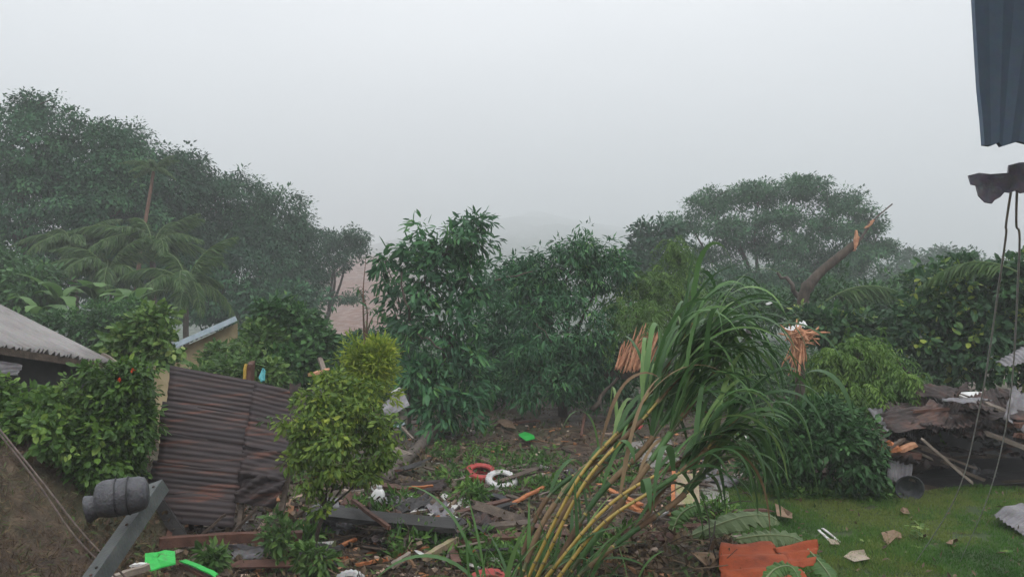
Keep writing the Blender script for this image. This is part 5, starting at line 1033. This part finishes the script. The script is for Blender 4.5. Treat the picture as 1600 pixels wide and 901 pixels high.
o = sheet('slate_sheet', [at(590, 636, 14), at(628, 606, 14.4), at(640, 632, 13.6), at(606, 652, 13.4)], 5, .008, 'zinc', None, 8, 50, .02); setp(o, 'blue-grey sheet jammed between the lime-topped shrub and the open tree', 'sheet')
plank('white_rod', 'thin white rod above the blue-grey sheet', 'rod', at(612, 614, 13.9), at(626, 606, 14), .03, .03, 'white')
sheetlet('blue_scrap', 'pale blue scrap below the blue-grey sheet', 'scrap', [(614, 682), (628, 674), (634, 680), (622, 686)], 'fascia', 45, .01, .25)
plank('yellow_post', 'yellow-faced board standing behind the rusted roof panel', 'board', at(381, 600, 12), at(384, 570, 12), .07, .04, 'ochre')
plank('brown_post', 'brown boards standing beside the yellow-faced board', 'board', at(391, 600, 12.1), at(393, 566, 12.1), .2, .06, 'redwood')
o = flat('teal_cloth', [at(405, 590, 12), at(410, 574, 12.1), at(414, 578, 12), at(412, 594, 11.9), at(407, 596, 11.9)], .02, 'teal', None, .01, 2); setp(o, 'teal cloth scrap hanging behind the rusted roof panel', 'cloth')
plank('grey_board', 'grey broken board upright behind the lime-topped shrub', 'board', at(508, 585, 14), at(500, 560, 14.1), .09, .04, 'palewood'); plank('grey_board', 'orange-brown broken boards lying behind the small tree crown', 'board', at(486, 585, 13.5), at(512, 578, 13.7), .12, .05, 'splinter')
o = sheet('scrap_sheet', [at(1224, 514, 17), at(1258, 502, 17.2), at(1262, 508, 16.9), at(1230, 520, 16.7)], 6, .02, 'whiteplastic', None, 6, 60, .02, along='v'); setp(o, 'white corrugated scrap above the hanging orange splinters', 'sheet')
for q, (c, lab) in enumerate((([(1144, 494, 17), (1156, 499, 17), (1154, 502, 16.9), (1142, 497, 16.9)], 'small white scrap glinting behind the cane leaves, lower one'), ([(1196, 474, 17), (1206, 470, 17), (1207, 473, 17), (1198, 477, 17)], 'small white scrap glinting behind the cane leaves, upper one'))):
    o = flat('white_scrap', [at(*p) for p in c], .02, 'whiteplastic', None, .01, q); setp(o, lab, 'scrap')
o = drape('white_sheet', 'torn pale plastic sheet behind the light green hedge bush', 'plastic sheet', (at(-30, 560, 10.4), at(36, 570, 10.4), at(28, 586, 10.2), at(-30, 590, 10.2)), 'zinc', 7, .04)
sheetlet('red_scrap', 'red scrap lying behind the cane stalks', 'scrap', [(984, 686), (996, 680), (1006, 684), (1000, 692)], 'redpaint', 46, .02, .3); sheetlet('white_fragment', 'white scrap in the shade of the cane leaves', 'scrap', [(1152, 706), (1164, 702), (1174, 708), (1168, 713)], 'white', 47, .01, .3)
# tangled wreckage: loose boards, sheets and branches, region by region
REG = [((250, 480, 838, 897), 26, 'in front of the rusted roof panel'), ((470, 730, 742, 897), 80, 'between the small yellow-green tree and the cane'), ((690, 930, 735, 880), 38, 'around the old tyres'), ((930, 1135, 690, 850), 30, 'under the cane leaves')]
g = np.random.default_rng(91); KND = [('dark wet board', 'oldwood', .09), ('reddish broken board', 'redwood', .09), ('black torn board', 'blacksheet', .16), ('dark wet board', 'oldwood', .12), ('pale broken batten', 'palewood', .04), ('grey dead branch', 'barkgrey', .0), ('torn orange sliver', 'orangewood', .035), ('muddy white sliver', 'white', .05)]
for (x0, x1, y0, y1), n, where in REG:
    for q in range(n):
        kn, mt, wd = KND[int(g.choice(8, p=[.2, .14, .08, .1, .1, .14, .12, .12]))]
        p = G(g.uniform(x0, x1), g.uniform(y0, y1), g.uniform(.02, .12)); an = g.uniform(-.7, .7) if g.random() < .7 else g.uniform(0, 3.1); L = g.uniform(.25, 1.0) * (.45 if mt in ('orangewood', 'white') else 1)
        dd = np.array([math.cos(an), math.sin(an), g.normal(0, .16)]) * L; e = p + dd; e[2] = max(e[2], gz(e[0], e[1]) + .02)
        if wd == 0:
            V, F = tube(bend(p, e, 7, g.normal(0, .05), .03, g), np.linspace(.03, .012, 7) * g.uniform(.6, 1.2), 7); setp(mesh('dead_branch', V, F, M[mt], smooth=True), kn + ' lying ' + where, 'branch', 'dead branches in the wreckage')
        else: plank('wreck_board', kn + ' lying ' + where, 'board', p, e, wd * g.uniform(.6, 1.5), g.uniform(.015, .04), mt, group='boards in the wreckage', seed=1000 + x0 + q, spl=.9, roll=g.normal(0, .35))
    for q in range(n // 8):
        c = G(g.uniform(x0, x1), g.uniform(y0, y1), .12); an = g.uniform(0, 3.1); a1 = np.array([math.cos(an), math.sin(an), g.normal(0, .2)]); a2 = nrm(np.cross(a1, [g.normal(0, .3), g.normal(-.3, .3), 1.0])); lw, lh = g.uniform(.15, .4), g.uniform(.1, .24)
        o = sheet('bent_sheet', (c - a1 * lw - a2 * lh, c + a1 * lw - a2 * lh, c + a1 * lw + a2 * lh, c - a1 * lw + a2 * lh), max(int(lh * 26), 2), .009, ['rust2', 'zinc', 'rust2', 'blacksheet'][q % 4], None, 8, 1200 + q + x0, .03, jag=.12, crumple=g.uniform(.05, .2)); setp(o, 'small bent metal sheet lying ' + where, 'metal sheet', 'bent sheets in the wreckage')
# loose leafy weeds in the debris (countable, near)
for q, (px, py, Y, rx, ry, leaf, lab) in enumerate(((432, 845, 8.8, 22, 42, 'pale', 'leafy weed growing in front of the long dark red timber'), (735, 775, 11.3, 26, 16, 'weed', 'fern-like weed clump left of the red tyre'), (660, 765, 12.6, 34, 18, 'weed', 'broad-leaved weed clump between the jug and the tyres'), (760, 700, 15, 46, 26, 'weed', 'large leafy weed patch below the open tree'), (845, 720, 14, 50, 18, 'weed', 'dark leafy weed patch below the green scrap'), (330, 870, 8.2, 16, 12, 'pale', 'small weed beside the bright green strip'), (490, 870, 8.2, 26, 22, 'pale', 'weed at the foot of the yellow-green small tree'), (690, 715, 14.5, 26, 20, 'weed', 'weed clump beside the fallen log'))):
    plant('weed_clump', lab, 'weed', gb(px, 0, Y), [blob(px, py, Y, rx, ry), blob(px + rx * .4, py + 4, Y - .1, rx * .6, ry * .8)], leaf, 22, .1, 16, .11, .045, 'lance', .3, .008, 800 + q, crownname='foliage', ntw=10)

# ------------------------------------------------------------------ the near roof edge at the top right; light-blocking wall and roof added unseen
aw = thing('near_house', 'near house edge with a dark blue-grey hanging sheet and a broken fascia below it, plus an added unseen wall and roof that block light', 'house', (0, -3, gz(0, -3)))
mesh('wall', [[-7, -3, -.5], [9, -3, -.5], [9, -3, 4.6], [-7, -3, 4.6], [-7, -3.15, -.5], [9, -3.15, -.5], [9, -3.15, 4.6], [-7, -3.15, 4.6]], [[0, 1, 2, 3], [5, 4, 7, 6], [0, 3, 7, 4], [1, 5, 6, 2], [3, 2, 6, 7]], M['cream'], aw)  # unseen wall added behind the camera to cut frontal sky light
sheet('roof_sheet', ((1.0, 2.36, 4.62), (9.4, 2.36, 4.62), (9.4, -3.6, 5.9), (1.0, -3.6, 5.9)), 60, .018, 'rust2', aw, 6, 77, .01, along='v')  # unseen roof added overhead, keeps sky light off the near side
edge = [(1506, -260), (1512, -60), (1517, 0), (1522, 90), (1525, 140), (1530, 190), (1533, 228)]
bot = [(1545, 229), (1556, 224), (1562, 230), (1575, 226), (1588, 222), (1600, 226), (1640, 224), (1700, 228), (1760, 224), (1830, 226)]
n = 12; top_l = np.array([at(1506, -260, 2.3) + (at(1830, -260, 2.3) - at(1506, -260, 2.3)) * k / 10 for k in range(11)])
V = []; rows_ = 7
for r in range(rows_):
    e = at(*edge[r], 2.3); f = r / (rows_ - 1)
    for k in range(11):
        low = at(*bot[k - 1], 2.3) if k else at(*edge[-1], 2.3); tp = at(edge[0][0] + (1830 - 1506) * k / 10, -260, 2.3)
        p = tp + (low - tp) * f
        if k == 0: p = e
        V.append(p + [0, .004 * (k % 2), 0])
i = (np.arange(rows_ - 1)[:, None] * 11 + np.arange(10)[None]).ravel()
o = mesh('panel', V, np.stack([i, i + 1, i + 12, i + 11], -1), M['awning'], aw); o.modifiers.new('thickness', 'SOLIDIFY').thickness = .015
fp = [(1514, 274), (1530, 270), (1548, 272), (1576, 270), (1577, 258), (1592, 254), (1640, 252), (1850, 250), (1850, 292), (1620, 298), (1596, 302), (1588, 298), (1578, 301), (1570, 300), (1563, 308), (1554, 313), (1550, 318), (1540, 316), (1530, 306), (1526, 290), (1518, 288)]
P = np.array([at(px, py, 2.6) for px, py in fp]); m = len(P); V = np.vstack([P, P + [0, .008, 0]])
mesh('fascia', V, [list(range(m))[::-1], [m + k for k in range(m)]] + [[k, (k + 1) % m, m + (k + 1) % m, m + k] for k in range(m)], M['fasciadark'], aw)
pt = at(1840, 270, 2.62); plank('post', '', '', [pt[0], pt[1], gz(pt[0], pt[1]) - .1], [pt[0], pt[1], 4.75], .1, .1, 'oldwood', aw, spl=0)
plank('beam', '', '', at(1500, -262, 2.32), at(1900, -262, 2.32), .06, .1, 'oldwood', aw, spl=0)
cable('pale cable hanging from the broken fascia, the one further from the frame edge', [at(1580, 296, 2.62), at(1572, 350, 2.9), at(1566, 410, 3.3), at(1530, 640, 5.2), at(1492, 778, 6.6), G(1428, 885, .02)], .0042, 'cable', n=60)
cable('pale cable hanging from the broken fascia, the one nearer the frame edge', [at(1589, 296, 2.62), at(1588, 350, 2.9), at(1592, 410, 3.3), at(1576, 640, 5.2), at(1544, 775, 6.6), G(1500, 880, .02)], .0042, 'cable', n=60)

HAZE = 0.0029
# ------------------------------------------------------------------ haze
hz = bpy.data.meshes.new('haze')
x0, x1, y0, y1, z0, z1 = -1400, 1400, -55, 2500, -12, 175
v = [(x0, y0, z0), (x1, y0, z0), (x1, y1, z0), (x0, y1, z0), (x0, y0, z1), (x1, y0, z1), (x1, y1, z1), (x0, y1, z1)]
hz.from_pydata(v, [], [(0, 3, 2, 1), (4, 5, 6, 7), (0, 1, 5, 4), (1, 2, 6, 5), (2, 3, 7, 6), (3, 0, 4, 7)]); hz.update()
hm = bpy.data.materials.new('haze'); hm.use_nodes = True; hn = hm.node_tree; hn.nodes.clear()
ho = hn.nodes.new('ShaderNodeOutputMaterial'); hv = hn.nodes.new('ShaderNodeVolumePrincipled')
hv.inputs['Color'].default_value = (.80, .825, .85, 1); hv.inputs['Density'].default_value = HAZE; hv.inputs['Anisotropy'].default_value = 0.0
hn.links.new(hv.outputs[0], ho.inputs['Volume']); hz.materials.append(hm)
hobj = bpy.data.objects.new('haze', hz); S.collection.objects.link(hobj)
setp(hobj, 'pale rain mist filling the air', 'mist', kind='stuff')

# pieces that share a label are told apart by their order in the view
byl = {}
for o in S.objects:
    if o.parent is None and 'label' in o and o.get('group') in ('boards in the wreckage', 'dead branches in the wreckage', 'bent sheets in the wreckage', 'crumpled sheets heaped on the collapsed shed', 'battens tangled in the collapsed shed'): byl.setdefault(o['label'], []).append(o)
ORD = 'second third fourth fifth sixth seventh eighth ninth tenth eleventh twelfth thirteenth fourteenth fifteenth sixteenth seventeenth eighteenth nineteenth twentieth twenty-first twenty-second twenty-third twenty-fourth twenty-fifth twenty-sixth twenty-seventh twenty-eighth twenty-ninth thirtieth thirty-first thirty-second thirty-third thirty-fourth thirty-fifth'.split()
for lab, os_ in byl.items():
    os_.sort(key=lambda o: o.location.x / max(o.location.y, .1))
    if len(os_) > 1:
        for k, o in enumerate(os_): o['label'] = lab + (', leftmost such piece' if k == 0 else ', rightmost such piece' if k == len(os_) - 1 else ', ' + ORD[k - 1] + ' from left')
